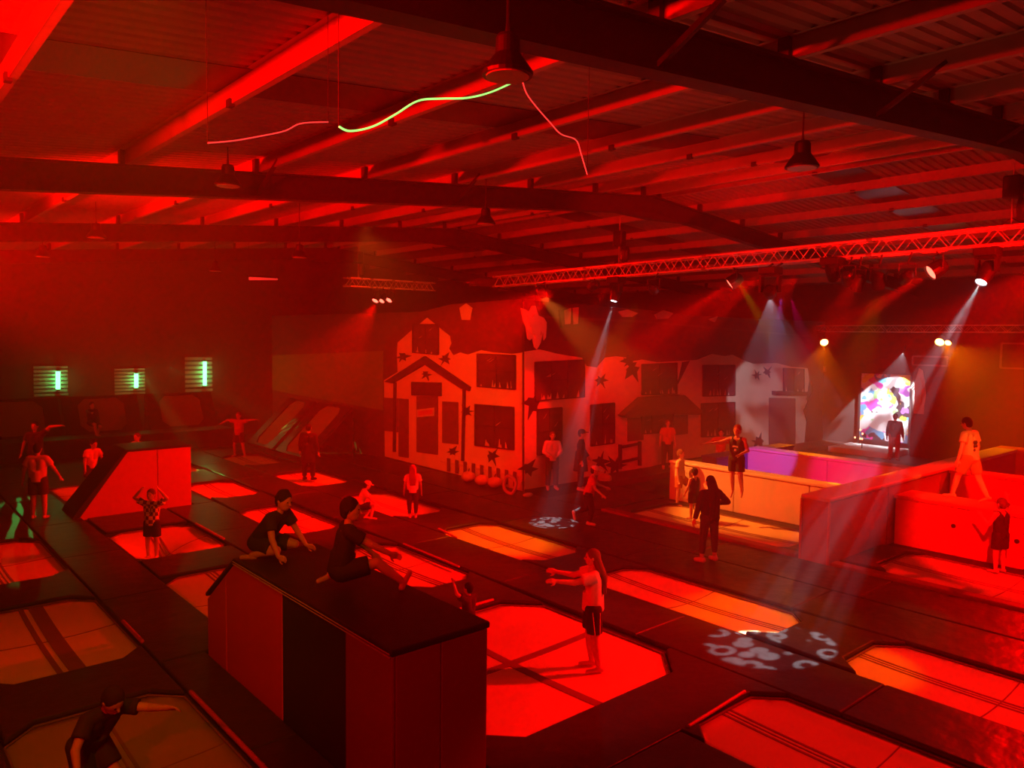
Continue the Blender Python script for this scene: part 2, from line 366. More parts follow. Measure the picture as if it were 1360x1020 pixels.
# ------------------------------------------------------------------ padded deck and trampolines
def octo(x0, x1, y0, y1, c):
    return [(x0+c, y0), (x1-c, y0), (x1, y0+c), (x1, y1-c), (x1-c, y1), (x0+c, y1), (x0, y1-c), (x0, y0+c)]
def make_bed(key, label, seams='y', dip=None, matl=bedm, z=-.085, depth=.05):
    x0, x1, y0, y1, c = BEDS[key]
    t = thing('trampoline', label, 'trampoline', ((x0+x1)/2, (y0+y1)/2, WELL), 'trampolines set into the padded floor')
    cx, cy = (x0+x1)/2, (y0+y1)/2; hx, hy = (x1-x0)/2, (y1-y0)/2
    # the bed: a fine grid clipped to the octagon, sagging a little
    bm = MB(); nx, ny = max(8, int((x1-x0)/.14)), max(10, int((y1-y0)/.14)); vs = {}
    def zz(x, y):
        e = max(0, (1-((x-cx)/hx)**2)*(1-((y-cy)/hy)**2)); q = z-depth*e
        if dip: q -= dip[2]*math.exp(-((x-dip[0])**2+(y-dip[1])**2)/dip[3]**2)*min(1, 2.5*e)
        return q
    for i in range(nx+1):
        for j in range(ny+1):
            x = x0+(x1-x0)*i/nx; y = y0+(y1-y0)*j/ny
            # squeeze the corners in to the chamfer
            dx = min(x-x0, x1-x); dy = min(y-y0, y1-y)
            if dx+dy < c:
                k = (c-dx-dy)/2
                x += k if x < cx else -k; y += k if y < cy else -k
            vs[i, j] = bm.bm.verts.new((x, y, zz(x, y)))
    for i in range(nx):
        for j in range(ny): bm.bm.faces.new((vs[i, j], vs[i+1, j], vs[i+1, j+1], vs[i, j+1]))
    b = bm.build('jumping_bed', matl, t, smooth=True)
    so = b.modifiers.new('solid', 'SOLIDIFY'); so.thickness = .008
    # webbing seams sewn across the bed
    bm = MB()
    def strip(a, b_, wd):
        n = 16; L = []; R = []; a = V(a); b_ = V(b_); d = (b_-a).normalized(); s2 = V((-d.y, d.x))*wd/2
        rr = []
        for i in range(n+1):
            p = a+(b_-a)*i/n
            l, r = p+s2, p-s2
            zc = max(zz(l.x, l.y), zz(r.x, r.y))
            rr.append([(l.x, l.y, zc-.002), (r.x, r.y, zc-.002), (r.x, r.y, zc+.006), (l.x, l.y, zc+.006)])
        bm.quadstrip(rr)
    if seams == 'x':
        strip((cx, y0+.02), (cx, y1-.02), .13); strip((x0+.02, cy), (x1-.02, cy), .13)
    elif seams == 'wide':
        strip((2.20, y0+.02), (2.20, y1-.02), .20); strip((2.0, y0+.02), (2.0, y1-.02), .07); strip((x0+.02, cy), (x1-.02, cy), .025)
    else:
        for o_ in (-.075, .075): strip((cx+o_, y0+.02), (cx+o_, y1-.02), .035)
        strip((cx, y0+.02), (cx, y1-.02), .02); strip((x0+.02, cy), (x1-.02, cy), .015)
    bm.build('seam_webbing', webm, t)
    # stitched rim and the steel legs under the pads
    bm = MB(); pts = octo(x0+.012, x1-.012, y0+.012, y1-.012, c)
    bm.tube([(p[0], p[1], z+.012) for p in pts]+[(pts[0][0], pts[0][1], z+.012), (pts[1][0], pts[1][1], z+.012)], .014, 6)
    bm.build('stitched_rim', webm, t)
    for px, py in ((x0+.04, y0+.04), (x1-.04, y0+.04), (x1-.04, y1-.04), (x0+.04, y1-.04)):
        MB().box(px-.03, py-.03, WELL, px+.03, py+.03, z-.03).build('frame_leg', steel, t)
    return t
BL = [
 ('A1', 'dim brown trampoline in the near left corner under the dark haired jumper', 'y', None),
 ('A2', 'amber trampoline with a broad dark seam at the left edge', 'wide', None),
 ('A3', 'dim olive trampoline at the left edge beyond the broad-seamed one', 'y', None),
 ('B2', 'red lit trampoline half hidden behind the sloping end of the near block', 'y', None),
 ('B3', 'sagging trampoline under the child in the chequered shirt', 'y', (4.72, 16.7, .32, .55)),
 ('B4', 'red trampoline mostly hidden behind the far red faced block', 'y', None),
 ('Big', 'large square bright red trampoline under the girl in a white top', 'x', None),
 ('C0', 'red trampoline at the bottom edge of the photo with dotted seams', 'y', None),
 ('C2', 'bright red trampoline right behind the boy holding his foot', 'y', None),
 ('C3', 'bright red trampoline behind the boy leaning on his hands', 'y', None),
 ('C4', 'red trampoline just right of the far red faced block', 'y', None),
 ('C5', 'small far red trampoline behind the far block beyond its top right corner', 'y', None),
 ('D0', 'orange red trampoline at the lower right, beyond the bottom one', 'y', None),
 ('D1', 'orange trampoline running from the girl to the white light swirl', 'y', None),
 ('D2', 'orange trampoline touched by the smaller white light swirl', 'y', None),
 ('D3', 'red trampoline behind the child in leggings, seen from the back', 'y', None),
 ('D4', 'dull red trampoline under the dark standing figure', 'y', None),
 ('D5', 'dull red trampoline under the child with outstretched arms', 'y', None),
 ('R1', 'pale trampoline at the foot of the orange stage wall', 'y', None),
 ('R0', 'dark red trampoline in the corner below the bright red stage wall', 'y', None),
]
for key, lab, sm, dip in BL: make_bed(key, lab, sm, dip, bedm_dark if key in ('A1',) else bedm)

# pads: strips between the columns and bow-tie pads between the beds of one column
PADG = 'black floor pads between the trampolines'
def pad(poly, z0=TOPZ, z1=0.0, mt=vinyl, label=None):
    cx = sum(p[0] for p in poly)/len(poly); cy = sum(p[1] for p in poly)/len(poly)
    bm = MB(); bm.prism([(p[0]-cx, p[1]-cy, 0) for p in poly], (0, 0, z1-z0))
    o = bm.build('floor_pad', mt, None, bevel=.025, bseg=3, loc=(cx, cy, z0))
    return tag(o, label or 'black vinyl floor pad filling the gap between trampolines', 'floor pad', PADG)
G = .006
def colpads(keys, x0, x1, ya, yb):
    """bow-tie pads of one column, from ya to yb"""
    prev = None
    ks = sorted(keys, key=lambda k: BEDS[k][2])
    for i in range(len(ks)+1):
        lo = BEDS[ks[i-1]] if i > 0 else None; hi = BEDS[ks[i]] if i < len(ks) else None
        a = lo[3] if lo else ya; b = hi[2] if hi else yb
        if b-a < .05: continue
        p = []
        if lo: c = lo[4]; p += [(lo[0]+G, a-c), (lo[0]+c, a+G), (lo[1]-c, a+G), (lo[1]-G, a-c)]
        else: p += [((hi or lo)[0], a), ((hi or lo)[1], a)]
        if hi: c = hi[4]; p += [(hi[1]-G, b+c), (hi[1]-c, b-G), (hi[0]+c, b-G), (hi[0]+G, b+c)]
        else: p += [(lo[1], b), (lo[0], b)]
        yield p
def strip_pads(x0, x1, ya, yb, step=3.1):
    n = max(1, round((yb-ya)/step)); h = (yb-ya)/n
    for i in range(n): pad([(x0+G, ya+h*i+G), (x1-G, ya+h*i+G), (x1-G, ya+h*(i+1)-G), (x0+G, ya+h*(i+1)-G)])
BLK = (3.62, 1.08)
for keys in (('A1', 'A2', 'A3'), ('C0', 'Big'), ('C2', 'C3', 'C4', 'C5'), ('D0', 'D1', 'D2', 'D3', 'D4', 'D5'), ('R0', 'R1')):
    lo = {'A1': 3.0, 'C0': 0, 'C2': 10.72, 'D0': 0, 'R0': 1.5}[keys[0]]; hi = {'A1': 28.5, 'C0': 9.45, 'C2': 28.5, 'D0': 28.5, 'R0': 12.9}[keys[0]]
    for p in colpads(keys, 0, 0, lo, hi):
        if keys[0] == 'C0' and (p[0][1] > 9 or 4 < p[0][1] < 6): continue
        pad(p)
pad([(4.73, 5.01), (6.87, 5.01), (6.89, 4.72), (7.21, 5.04), (8.27, 5.04), (8.59, 4.72), (8.59, 6.49), (8.51, 6.49), (8.01, 5.99), (5.44, 5.99), (4.94, 6.49), (4.76, 6.49), (4.76, 5.7), (4.73, 5.7)])
pad([(6.9, 9.46), (8.0, 9.46), (8.49, 8.96), (8.57, 11.03), (8.26, 10.71), (7.52, 10.71), (7.21, 11.03), (6.9, 10.7)])
pad([(4.72, 8.9), (4.94, 8.96), (5.45, 9.46), (6.88, 9.46), (6.88, 10.7), (5.84, 11.1), (5.53, 10.79), (4.72, 10.79)])
pad([(5.9, 14.17), (5.86, 14.5), (5.86, 15.1), (5.86, 15.42), (4.14, 15.42), (4.1, 14.17)])
pad([(4.16, 18.07), (5.86, 18.07), (5.86, 19.7), (4.16, 19.7)])
strip_pads(3.02, 3.60, 2.0, 10.42); strip_pads(3.02, 4.08, 10.45, 28.5)
strip_pads(5.9, 7.08, 10.72, 19.7); strip_pads(6.58, 7.08, 19.72, 28.5, 4.4); strip_pads(8.6, 9.78, 1.0, 28.5)
strip_pads(4.72, 6.84, 1.0, 5.0)
strip_pads(11.42, 12.76, -1.0, 28.0, 3.6); strip_pads(12.78, 14.14, -1.0, 16.0, 3.6); strip_pads(12.78, 14.2, 16.02, 24, 3.6)
strip_pads(-.3, 1.12, 6.0, 28.5); strip_pads(14.16, 16.84, 13.0, 14.85, 2); strip_pads(-2.1, -.32, 6.0, 28.5)
# low raised lip between the walkway and the stage-side beds
t = MB().box(14.15, 1.0, TOPZ, 14.40, 7.0, .05).build('floor_edge_pad', pan_dred, None, bevel=.02)
tag(t, 'long low red padded edge before the dark bed by the right stage wall', 'edge pad')
t = MB().box(14.15, 7.7, TOPZ, 14.42, 12.9, .05).build('floor_edge_pad', pan_dred, None, bevel=.02)
tag(t, 'long low red padded edge before the pale bed at the orange wall', 'edge pad')

# bright ribbed spring covers that stand up along some bed edges
def edge_roll(a, b, label, r=.03, z=.012):
    a = V((a[0], a[1], z)); b = V((b[0], b[1], z)); L = (b-a).length; n = int(L/.045)*2
    bm = MB(); bm.tube([a+(b-a)*i/n for i in range(n+1)], [r*(1.0 if i % 2 else .78) for i in range(n+1)], 8)
    o = bm.build('spring_cover', mat('ribbed red cover', (.55, .05, .04), .45), None, smooth=True)
    tag(o, label, 'spring cover', 'ribbed covers along bed edges')
edge_roll((3.03, 11.25), (3.03, 12.25), 'short bright ribbed roll at the right edge of the amber left trampoline')
edge_roll((3.03, 6.6), (3.03, 9.3), 'long bright ribbed roll beside the dim near left trampoline')
edge_roll((6.95, 4.98), (8.2, 5.06), 'bright ribbed roll along the far edge of the bottom trampoline', .022)
edge_roll((6.6, 9.5), (7.9, 9.52), 'bright ribbed roll along the far edge of the large square bed')
edge_roll((8.55, 11.3), (8.62, 13.3), 'thin ribbed roll along the right edge of the red bed behind the seated boy', .022)
edge_roll((9.76, 13.0), (9.9, 13.86), 'small ribbed roll at the far left corner of the orange bed', .025)
edge_roll((5.9, 15.9), (5.9, 17.6), 'dark ribbed roll beside the sagging bed of the chequered child', .03)

# ------------------------------------------------------------------ near padded block
bx0, bx1, by0, by1, bh = 3.62, 4.72, 5.77, 9.42, 1.5
b0 = thing('padded_block', 'near tall padded block with red, dark green and maroon panels, two boys sitting on it', 'padded block', ((bx0+bx1)/2, 8.0, TOPZ))
ye = 10.38; ze = .80
def side_panel(ya, yb, mt):
    bm = MB()
    def top(y): return bh-.07 if y <= by1 else bh-.07-(y-by1)*(bh-ze)/(ye-by1)
    ys_ = [ya]+([by1] if ya < by1 < yb else [])+[yb]
    pts = [(bx0, ya, TOPZ)]+[(bx0, yb, TOPZ)]+[(bx0, y, top(y)) for y in reversed(ys_)]
    bm.prism(pts, (.04, 0, 0)); bm.build('side_panel', mt, b0, bevel=.012)
for ya, yb, mt in ((9.72, ye, pan_red), (8.05, 9.71, pan_red), (6.62, 8.04, pan_green), (by0, 6.61, pan_dred)): side_panel(ya, yb, mt)
for xa, xb in ((bx0+.045, 4.16), (4.17, bx1)): MB().box(xa, by0, TOPZ, xb, by0+.05, bh-.07).build('end_panel', pan_dred, b0, bevel=.012)
bm = MB(); bm.prism([(bx0+.05, by0+.06, TOPZ), (bx0+.05, ye, TOPZ), (bx0+.05, ye, ze-.1), (bx0+.05, by1, bh-.08), (bx0+.05, by0+.06, bh-.08)], (bx1-bx0-.06, 0, 0))
bm.build('core', vinyl_smooth, b0)
bm = MB(); bm.prism([(bx0-.02, by0-.02, bh-.065), (bx0-.02, by1, bh-.065), (bx0-.02, ye+.03, ze-.05), (bx0-.02, ye+.03, ze+.01), (bx0-.02, by1, bh), (bx0-.02, by0-.02, bh)], (bx1-bx0+.04, 0, 0))
bm.build('top_pad', vinyl_smooth, b0, bevel=.02, bseg=3)
bm = MB()
for q in (.10, .13): bm.tube([(bx0-.022, by0, bh-q+.06), (bx0-.022, by1, bh-q+.06)], .006, 6)
bm.build('piping', mat('pale piping', (.5, .42, .36), .5), b0)

# far padded block with the bright red face
b1 = thing('padded_block', 'far padded block with a bright red sloping-ended face and black top', 'padded block', (5.2, 20.3, TOPZ))
fx0, fx1, fy0, fy1, fs = 3.95, 6.54, 19.8, 20.95, 5.05
def faceprof(y): return [(fx0, y, TOPZ), (fx1, y, TOPZ), (fx1, y, bh-.06), (fs, y, bh-.06), (fx0, y, .12)]
MB().prism([(5.75, fy0, TOPZ), (fx1, fy0, TOPZ), (fx1, fy0, bh-.06), (5.75, fy0, bh-.06)], (0, .05, 0)).build('front_panel', pan_red, b1, bevel=.01)
MB().prism([(fx0+.05, fy0, TOPZ), (5.74, fy0, TOPZ), (5.74, fy0, bh-.06), (fs, fy0, bh-.06), (fx0+.05, fy0, .14)], (0, .05, 0)).build('front_panel', pan_red, b1, bevel=.01)
MB().prism([(fx0+.05, fy0+.055, TOPZ), (fx1, fy0+.055, TOPZ), (fx1, fy0+.055, bh-.07), (fs, fy0+.055, bh-.07), (fx0+.05, fy0+.055, .1)], (0, fy1-fy0-.06, 0)).build('core', vinyl_smooth, b1)
MB().prism([(fx0-.1, fy0-.02, TOPZ), (fx0, fy0-.02, .13), (fs, fy0-.02, bh), (fx1+.02, fy0-.02, bh), (fx1+.02, fy0-.02, bh-.06), (fs+.03, fy0-.02, bh-.06), (fx0+.04, fy0-.02, TOPZ)], (0, fy1-fy0+.04, 0)).build('top_pad', vinyl_smooth, b1, bevel=.015)

# ------------------------------------------------------------------ stage walls
def pwall(label, x0, y0, x1, y1, h, mt, cap=pan_red, joints=(), axis='x', base=TOPZ):
    t = thing('padded_wall', label, 'padded wall', ((x0+x1)/2, (y0+y1)/2, base), 'padded walls round the stage pits')
    cuts = [0]+list(joints)+[1]
    for a, b in zip(cuts, cuts[1:]):
        if axis == 'x': MB().box(x0+(x1-x0)*a+.004, y0, base, x0+(x1-x0)*b-.004, y1, h-.08).build('wall_pad', mt, t, bevel=.02)
        else: MB().box(x0, y0+(y1-y0)*a+.004, base, x1, y0+(y1-y0)*b-.004, h-.08).build('wall_pad', mt, t, bevel=.02)
    MB().box(x0-.025, y0-.025, h-.078, x1+.025, y1+.025, h).build('top_pad', cap, t, bevel=.025, bseg=3)
    return t
pwall('orange lit pale padded wall behind the jumping boy in the black vest', 16.86, 7.62, 17.26, 12.9, 1.0, pan_pale, pan_pale, (.24, .62), 'y')
pwall('long padded dividing wall with a square free end towards the walkway', 14.15, 7.05, 24.9, 7.6, 1.28, pan_plum, pan_pale, (.24, .5, .75), 'x')
W3 = pwall('bright red padded wall that the man in the printed T-shirt walks on', 17.0, 1.0, 17.85, 7.02, 1.0, pan_red, pan_red, (.35, .68), 'y')
pwall('padded wall lit purple and pink at the back of the left pit', 20.0, 7.64, 20.5, 12.5, 1.12, pan_pale, pan_pale, (.5,), 'y')
pwall('red padded wall behind the walking man across the right pit', 20.0, 1.0, 20.5, 7.02, 1.22, pan_red, pan_red, (.5,), 'y')
pwall('red padded wall at the far right end of the long divider', 24.95, 1.0, 25.5, 7.6, 1.28, pan_red, pan_red, (.5,), 'y')
pwall('low blue lit padded wall beyond the purple pit wall', 18.6, 12.6, 22.8, 13.1, .95, pan_bluelit, pan_bluelit, (.5,), 'x')
for lab, x0, y0, x1, y1 in (('dark pit floor pad behind the orange wall', 17.3, 7.62, 19.97, 12.55), ('dark pit floor pad behind the walking man', 17.9, 1.0, 19.97, 7.0)):
    tag(MB().box(x0, y0, TOPZ, x1, y1, .12).build('pit_pad', pan_dred, None, bevel=.03), lab, 'pit pad')
# corner post strips on the free end of the divider
t = thing('corner_trim', 'thin bright strip up the near corner of the dividing wall', 'trim', (14.14, 7.04, TOPZ))
MB().tube([(14.14, 7.04, TOPZ), (14.14, 7.04, 1.2)], .03, 8).build('strip', pan_red, t)
t = thing('corner_trim', 'thin bright strip up the far corner of the dividing wall end', 'trim', (14.14, 7.61, TOPZ))
MB().tube([(14.14, 7.61, TOPZ), (14.14, 7.61, 1.2)], .025, 8).build('strip', pan_red, t)
# two small round bolts on the red wall
for y, z, lab in ((5.85, .55, 'small dark round cap on the red wall left of the child in black'), (4.72, .47, 'small dark round cap on the red wall right of the child in black')):
    MB().lathe([(.001, 0), (.045, 0), (.045, .012), (.001, .02)], (16.998, y, z), (-1, 0, 0), 14).build('bolt_cap', blackp, W3)['label'] = lab

# ------------------------------------------------------------------ sloping trampolines along the walls
def ramp(label, foot, along, rise_dir, w, h0, h1, run, tilt_label=None):
    """a sloping bed: foot centre point, direction along its foot, horizontal direction it rises in"""
    al = V(along).normalized(); rd = V(rise_dir).normalized(); f = V(foot)
    sl = (rd*run+V((0, 0, h1-h0))); L = sl.length; sd = sl/L; nr = al.cross(sd).normalized()
    if nr.z < 0: nr = -nr
    t = thing('wall_trampoline', label, 'trampoline', (f.x, f.y, TOPZ), 'sloping trampolines against the walls')
    fr = MB(); 
    def P(a, s, n=0): return f+al*a+sd*s+nr*n+V((0, 0, h0))
    c = .25; i = .0
    inner = [(-w/2+c, .12), (w/2-c, .12), (w/2, .12+c), (w/2, L-.1-c), (w/2-c, L-.1), (-w/2+c, L-.1), (-w/2, L-.1-c), (-w/2, .12+c)]
    MB().prism([P(a, s, .0) for a, s in inner], nr*.012).build('jumping_bed', bedm_dark, t)
    W2 = w/2+.5
    outer = [(-w/2+c, 0), (w/2-c, 0), (W2, 0), (W2, L), (w/2-c, L), (-w/2+c, L), (-W2, L), (-W2, 0)]
    o_idx = [(0, 1, 0, 1), (1, 2, 1, 2)]
    fr = MB()
    quads = [([inner[0], inner[1]], [outer[0], outer[1]]), ([inner[4], inner[5]], [outer[4], outer[5]]),
             ([inner[1], inner[2], inner[3], inner[4]], [outer[1], outer[2], outer[3], outer[4]]), ([inner[5], inner[6], inner[7], inner[0]], [outer[5], outer[6], outer[7], outer[0]])]
    for inn, out in quads:
        fr.prism([P(a, s, .0) for a, s in inn]+[P(a, s, .0) for a, s in reversed(out)], nr*.06)
    fr.build('surround_pad', vinyl, t, bevel=.015)
    bk = MB()
    for a in (-W2+.06, W2-.06): bk.bar(P(a, L, -.03), (P(a, L, -.03).x, P(a, L, -.03).y, TOPZ), .06); bk.bar(P(a, 0, -.03), P(a, L, -.03), .05)
    bk.bar(P(-W2, 0, -.03), P(W2, 0, -.03), .06)
    bk.build('support_frame', darksteel, t)
for x, lab in ((4.55, 'leftmost dim sloping trampoline on the back wall'), (7.2, 'sloping trampoline on the back wall behind the dark kneeling child'), (10.0, 'sloping trampoline on the back wall below the tallest green tube')):
    ramp(lab, (x, 30.9, TOPZ), (1, 0, 0), (0, 1, 0), 1.55, .62, 1.95, .8)
MB_pl = MB().box(XL+.05, 29.6, TOPZ, 11.4, 30.8, .62)
tag(MB_pl.build('landing_pad', vinyl_smooth, None, bevel=.04), 'long dark padded step below the back wall trampolines', 'padded step')
ramp('narrow bright red sloping trampoline left of the wide pale one', (11.9, 28.3, TOPZ), (0, -1, 0), (1, 0, 0), 1.3, .06, 1.75, 1.75)
ramp('wide pale sloping trampoline behind the dark standing figure', (11.9, 25.6, TOPZ), (0, -1, 0), (1, 0, 0), 1.5, .06, 1.75, 1.75)

# green tube lights on slatted panels on the back wall
def tube_light(u, v0, v1, lab):
    a, b = aty(u, v1, YB-.14), aty(u, v0, YB-.14)
    t = thing('tube_light', lab, 'lamp', (a.x, YB-.1, a.z), 'green tube lights on the back wall')
    MB().tube([a, b], .075, 10).build('glowing_tube', mat('green tube', (.1, .8, .2), .4, emit=(.12, 1, .25), es=7), t, smooth=True)
    bm = MB()
    for p in (a, b): bm.box(p.x-.05, YB-.2, p.z-.05, p.x+.05, YB-.012, p.z+.05)
    bm.build('end_cap', blackp, t)
    bm = MB(); n = 8; h = b.z-a.z+.5
    for i in range(n): bm.box(a.x-.75, YB-.05, a.z-.25+h*i/n, a.x+.35, YB-.015, a.z-.25+h*i/n+h/n*.6)
    bm.build('slat_panel', galv, t)
    light('POINT', 'tube_glow', (a.x, YB-.35, (a.z+b.z)/2), 5, GREEN, size=.1)
tube_light(77, 493, 517, 'leftmost green tube light on the back wall')
tube_light(181, 496, 515, 'short green tube light in the middle of the back wall')
tube_light(272, 480, 512, 'tallest green tube light, right on the back wall')
# pale green sheet on the house side left of the mural
t = MB().prism([atx(u, v, HX-.001) for u, v in ((362, 472), (509, 466), (509, 545), (362, 518))], (-.02, 0, 0)).build('wall_sheet', wallg)
tag(t, 'dim greenish wall sheet left of the painted house', 'wall panel')

# ------------------------------------------------------------------ painted house panels
plaster = mat('painted plaster', (.72, .56, .42), .85, var=.14, vscale=1.6)
mroof = mat('painted maroon roof', (.11, .035, .03), .85, var=.3, vscale=1.3)
mdark = mat('painted dark brown', (.07, .035, .03), .85, var=.3, vscale=3)
mwin = mat('painted dark glass', (.10, .045, .05), .8, var=.5, vscale=2.5)
mpale = mat('painted pale cloth', (.62, .50, .42), .85, var=.15, vscale=4)
mwood = mat('painted brown boards', (.16, .08, .06), .85, var=.3, vscale=5, stretch=(1, 1, 5))
class Wall:
    def __init__(s, kind, name, label, cat, loc):
        s.kind = kind; s.t = thing(name, label, cat, loc)
    def at(s, u, v): return atx(u, v, HX) if s.kind == 'side' else aty(u, v, HY)
    def nv(s, d): return V((-d, 0, 0)) if s.kind == 'side' else V((0, -d, 0))
    def poly(s, name, pts, mt, z0, z1, parent=None, more=()):
        bm = MB()
        for pp in (pts, *more): bm.prism([s.at(u, v)+s.nv(z0) for u, v in pp], s.nv(z1-z0))
        return bm.build(name, mt, parent or s.t)
    def rect(s, name, u0, v0, u1, v1, mt, z0, z1, sk0=0, sk1=0, parent=None):
        """upright rectangle; sk0, sk1 = drop of the top and bottom edge from left to right"""
        return s.poly(name, [(u0, v0), (u1, v0+sk0), (u1, v1+sk1), (u0, v1)], mt, z0, z1, parent)
    def window(s, u0, v0, u1, v1, sk0, sk1, cols=2, rows=2, seed=0):
        rnd = random.Random(seed)
        w_ = s.rect('window', u0, v0, u1, v1, mwin, .03, .05, sk0, sk1)
        f = MB(); L = []
        def pt(a, b): return s.at(u0+(u1-u0)*a, (v0+sk0*a)*(1-b)+(v1+sk1*a)*b)+s.nv(.055)
        for i in range(cols+1): f.bar(pt(i/cols, 0), pt(i/cols, 1), .06 if i in (0, cols) else .035, .03)
        for j in range(rows+1): f.bar(pt(0, j/rows), pt(1, j/rows), .06 if j in (0, rows) else .03, .03)
        f.build('window_frame', mdark, w_)
        k = MB()
        for i in range(7 if u1-u0 > 40 else 4):
            a = rnd.uniform(.05, .92); h = rnd.uniform(.08, .24); wd = rnd.uniform(.03, .07)
            k.prism([pt(a, 1), pt(a+wd, 1), pt(a+wd*rnd.uniform(.2, .9), 1-h)], s.nv(.012))
        for i in range(2):
            a = rnd.uniform(.1, .7); b = rnd.uniform(.2, .5); k.prism([pt(a, b), pt(a+.14, b-.1), pt(a+.05, b-.02)], s.nv(.012))
        k.build('torn_curtain', mpale, w_)
        return w_
    def star(s, u, v, r, seed, mt=mdark, up=1.0):
        rnd = random.Random(seed); n = 6; pts = []
        for i in range(2*n):
            a = 2*PI*i/(2*n)+rnd.uniform(-.22, .22); q = r*(rnd.uniform(.55, 1.45) if i % 2 == 0 else rnd.uniform(.30, .55))
            pts.append((u+q*math.cos(a), v+q*math.sin(a)*up))
        return pts
A = Wall('side', 'house_mural', 'gabled end of the painted haunted house, left of the corner, with porch and door', 'mural', (HX, 20, TOPZ))
A.poly('painted_roof', [(512, 452), (560, 414), (600, 404), (694, 397), (694.5, 474), (600, 476), (560, 480), (514, 500)], mroof, .0, .012)
A.poly('painted_plaster', [(511, 505), (529, 494), (528, 470), (529, 455), (545, 441), (568, 422), (598, 446), (600, 456), (597, 463), (603, 472), (612, 468), (622, 471), (640, 465), (655, 468), (680, 470), (690, 469), (694.5, 468), (694.5, 652), (600, 628), (512, 606)], plaster, .012, .03)
A.window(550, 431, 584, 468, 0, 3, 2, 2, 1)
A.window(636, 470, 686, 513, 2, 4, 2, 2, 2)
A.window(633, 537, 684, 591, 4, 6, 2, 2, 3)
A.poly('porch_roof', [(514, 507), (567, 473), (627, 514), (626, 519), (616, 516), (567, 484), (524, 509)], mdark, .03, .12)
A.poly('porch_post', [(617, 516), (620, 516), (618, 612), (615, 612)], mdark, .03, .08, None, ([(525, 508), (528, 508), (527, 600), (524, 600)],))
A.rect('name_board', 549, 507, 588, 525, mdark, .03, .09, 1, 1)
A.rect('door', 555, 526, 583, 600, mwood, .03, .06, 0, 4)
sg = A.rect('door_notice', 556, 544, 579, 554, mpale, .061, .075, -3, -2)
A.rect('notice_band', 558, 546, 577, 552, mat('notice red', (.6, .05, .04), .6), .0755, .08, -2.5, -2.2, sg)
A.poly('skull_ornament', A.star(567, 497, 7, 5), mdark, .03, .06)
for u0, v0, u1, v1 in ((512, 528, 530, 572), (531, 529, 544, 606), (589, 533, 610, 588)): A.rect('boarded_shutter', u0, v0, u1, v1, mwood, .03, .055, 1, 2)
A.poly('thorn_bush', A.star(536, 474, 9, 8), mdark, .031, .045, None, (A.star(592, 477, 9, 9), A.star(655, 606, 11, 10), A.star(622, 546, 9, 12), A.star(602, 600, 8, 13)))
A.poly('chimney', [(614, 425), (611, 409), (620, 403), (628, 409), (625, 425)], mpale, .012, .03)
A.poly('fence_rail', [(587, 611), (690, 632), (690, 635), (587, 614)], mpale, .031, .06)
for q in range(0, 90, 11): A.poly('fence_paling', [(596+q, 608+q*.2), (600+q, 609+q*.2), (600+q, 626+q*.22), (596+q, 626+q*.22)], mwood, .06, .075)
B = Wall('front', 'house_mural', 'long front of the painted haunted house, right of the corner, with awning and torn windows', 'mural', (21, HY, TOPZ))
B.poly('painted_roof', [(696, 398), (760, 404), (860, 412), (1000, 430), (1092, 440), (1086, 498), (870, 492), (696, 478)], mroof, .0, .012)
B.poly('painted_plaster', [(696, 467), (716, 464), (740, 470), (772, 475), (778, 486), (792, 488), (803, 475), (817, 473), (850, 477), (872, 481), (925, 478), (945, 470), (962, 473), (972, 471), (988, 479), (1000, 483), (1030, 482), (1050, 487), (1072, 489), (1074, 505), (1070, 530), (1076, 545), (1079, 568), (1070, 588), (1040, 592), (905, 610), (800, 634), (696, 650)], plaster, .012, .03)
B.poly('ridge_tile', [(696, 418), (860, 426), (1080, 446), (1080, 448), (860, 429), (696, 421)], mwood, .012, .02)
for i, (u0, v0, u1, v1, a, b, cn) in enumerate(((709, 481, 774, 532, -3, -5, 3), (712, 544, 744, 604, -3, -5, 2), (783, 538, 814, 592, -3, -4, 2), (851, 484, 897, 524, -2, -1, 2), (932, 485, 974, 526, 0, -1, 2), (930, 536, 974, 580, -2, -2, 2), (1039, 489, 1066, 520, 1, 1, 2), (850, 552, 892, 576, -3, -3, 3))):
    B.window(u0, v0, u1, v1, a, b, cn, 2, 20+i)
B.poly('awning', [(819, 551), (846, 527), (900, 524), (923, 545), (920, 550), (880, 549), (824, 554)], mwood, .03, .30)
B.rect('boarded_shutter', 832, 555, 853, 586, mwood, .03, .055, -1, -2)
B.rect('boarded_shutter', 893, 552, 912, 578, mwood, .03, .055, -1, -2)
B.rect('door', 1020, 528, 1055, 592, mwood, .03, .05, 1, -1)
B.rect('door_hood', 1024, 519, 1067, 524, mdark, .03, .20, 1, 1)
B.poly('bench', [(822, 592), (848, 587), (848, 590), (825, 595)], mdark, .03, .10, None, ([(822, 612), (848, 606), (848, 609), (822, 615)], [(820, 590), (823, 590), (823, 622), (820, 622)], [(846, 586), (849, 586), (849, 618), (846, 618)]))
B.poly('thorn_bush', B.star(706, 536, 15, 31, up=1.3), mdark, .031, .045, None, (B.star(838, 490, 14, 32, up=1.2), B.star(797, 505, 9, 33), B.star(700, 622, 13, 34), B.star(796, 612, 12, 35), B.star(815, 618, 12, 36), B.star(835, 478, 12, 40), B.star(1006, 586, 10, 41), B.star(1018, 494, 8, 42), B.star(1004, 498, 6, 43)))
B.poly('bare_branch', [(905, 481), (915, 479), (908, 493), (897, 515), (893, 522), (900, 503)], mdark, .031, .04)
B.poly('dead_tree', [(1066, 600), (1070, 560), (1066, 545), (1078, 520), (1076, 505), (1086, 520), (1090, 545), (1092, 600)], mdark, .031, .06)
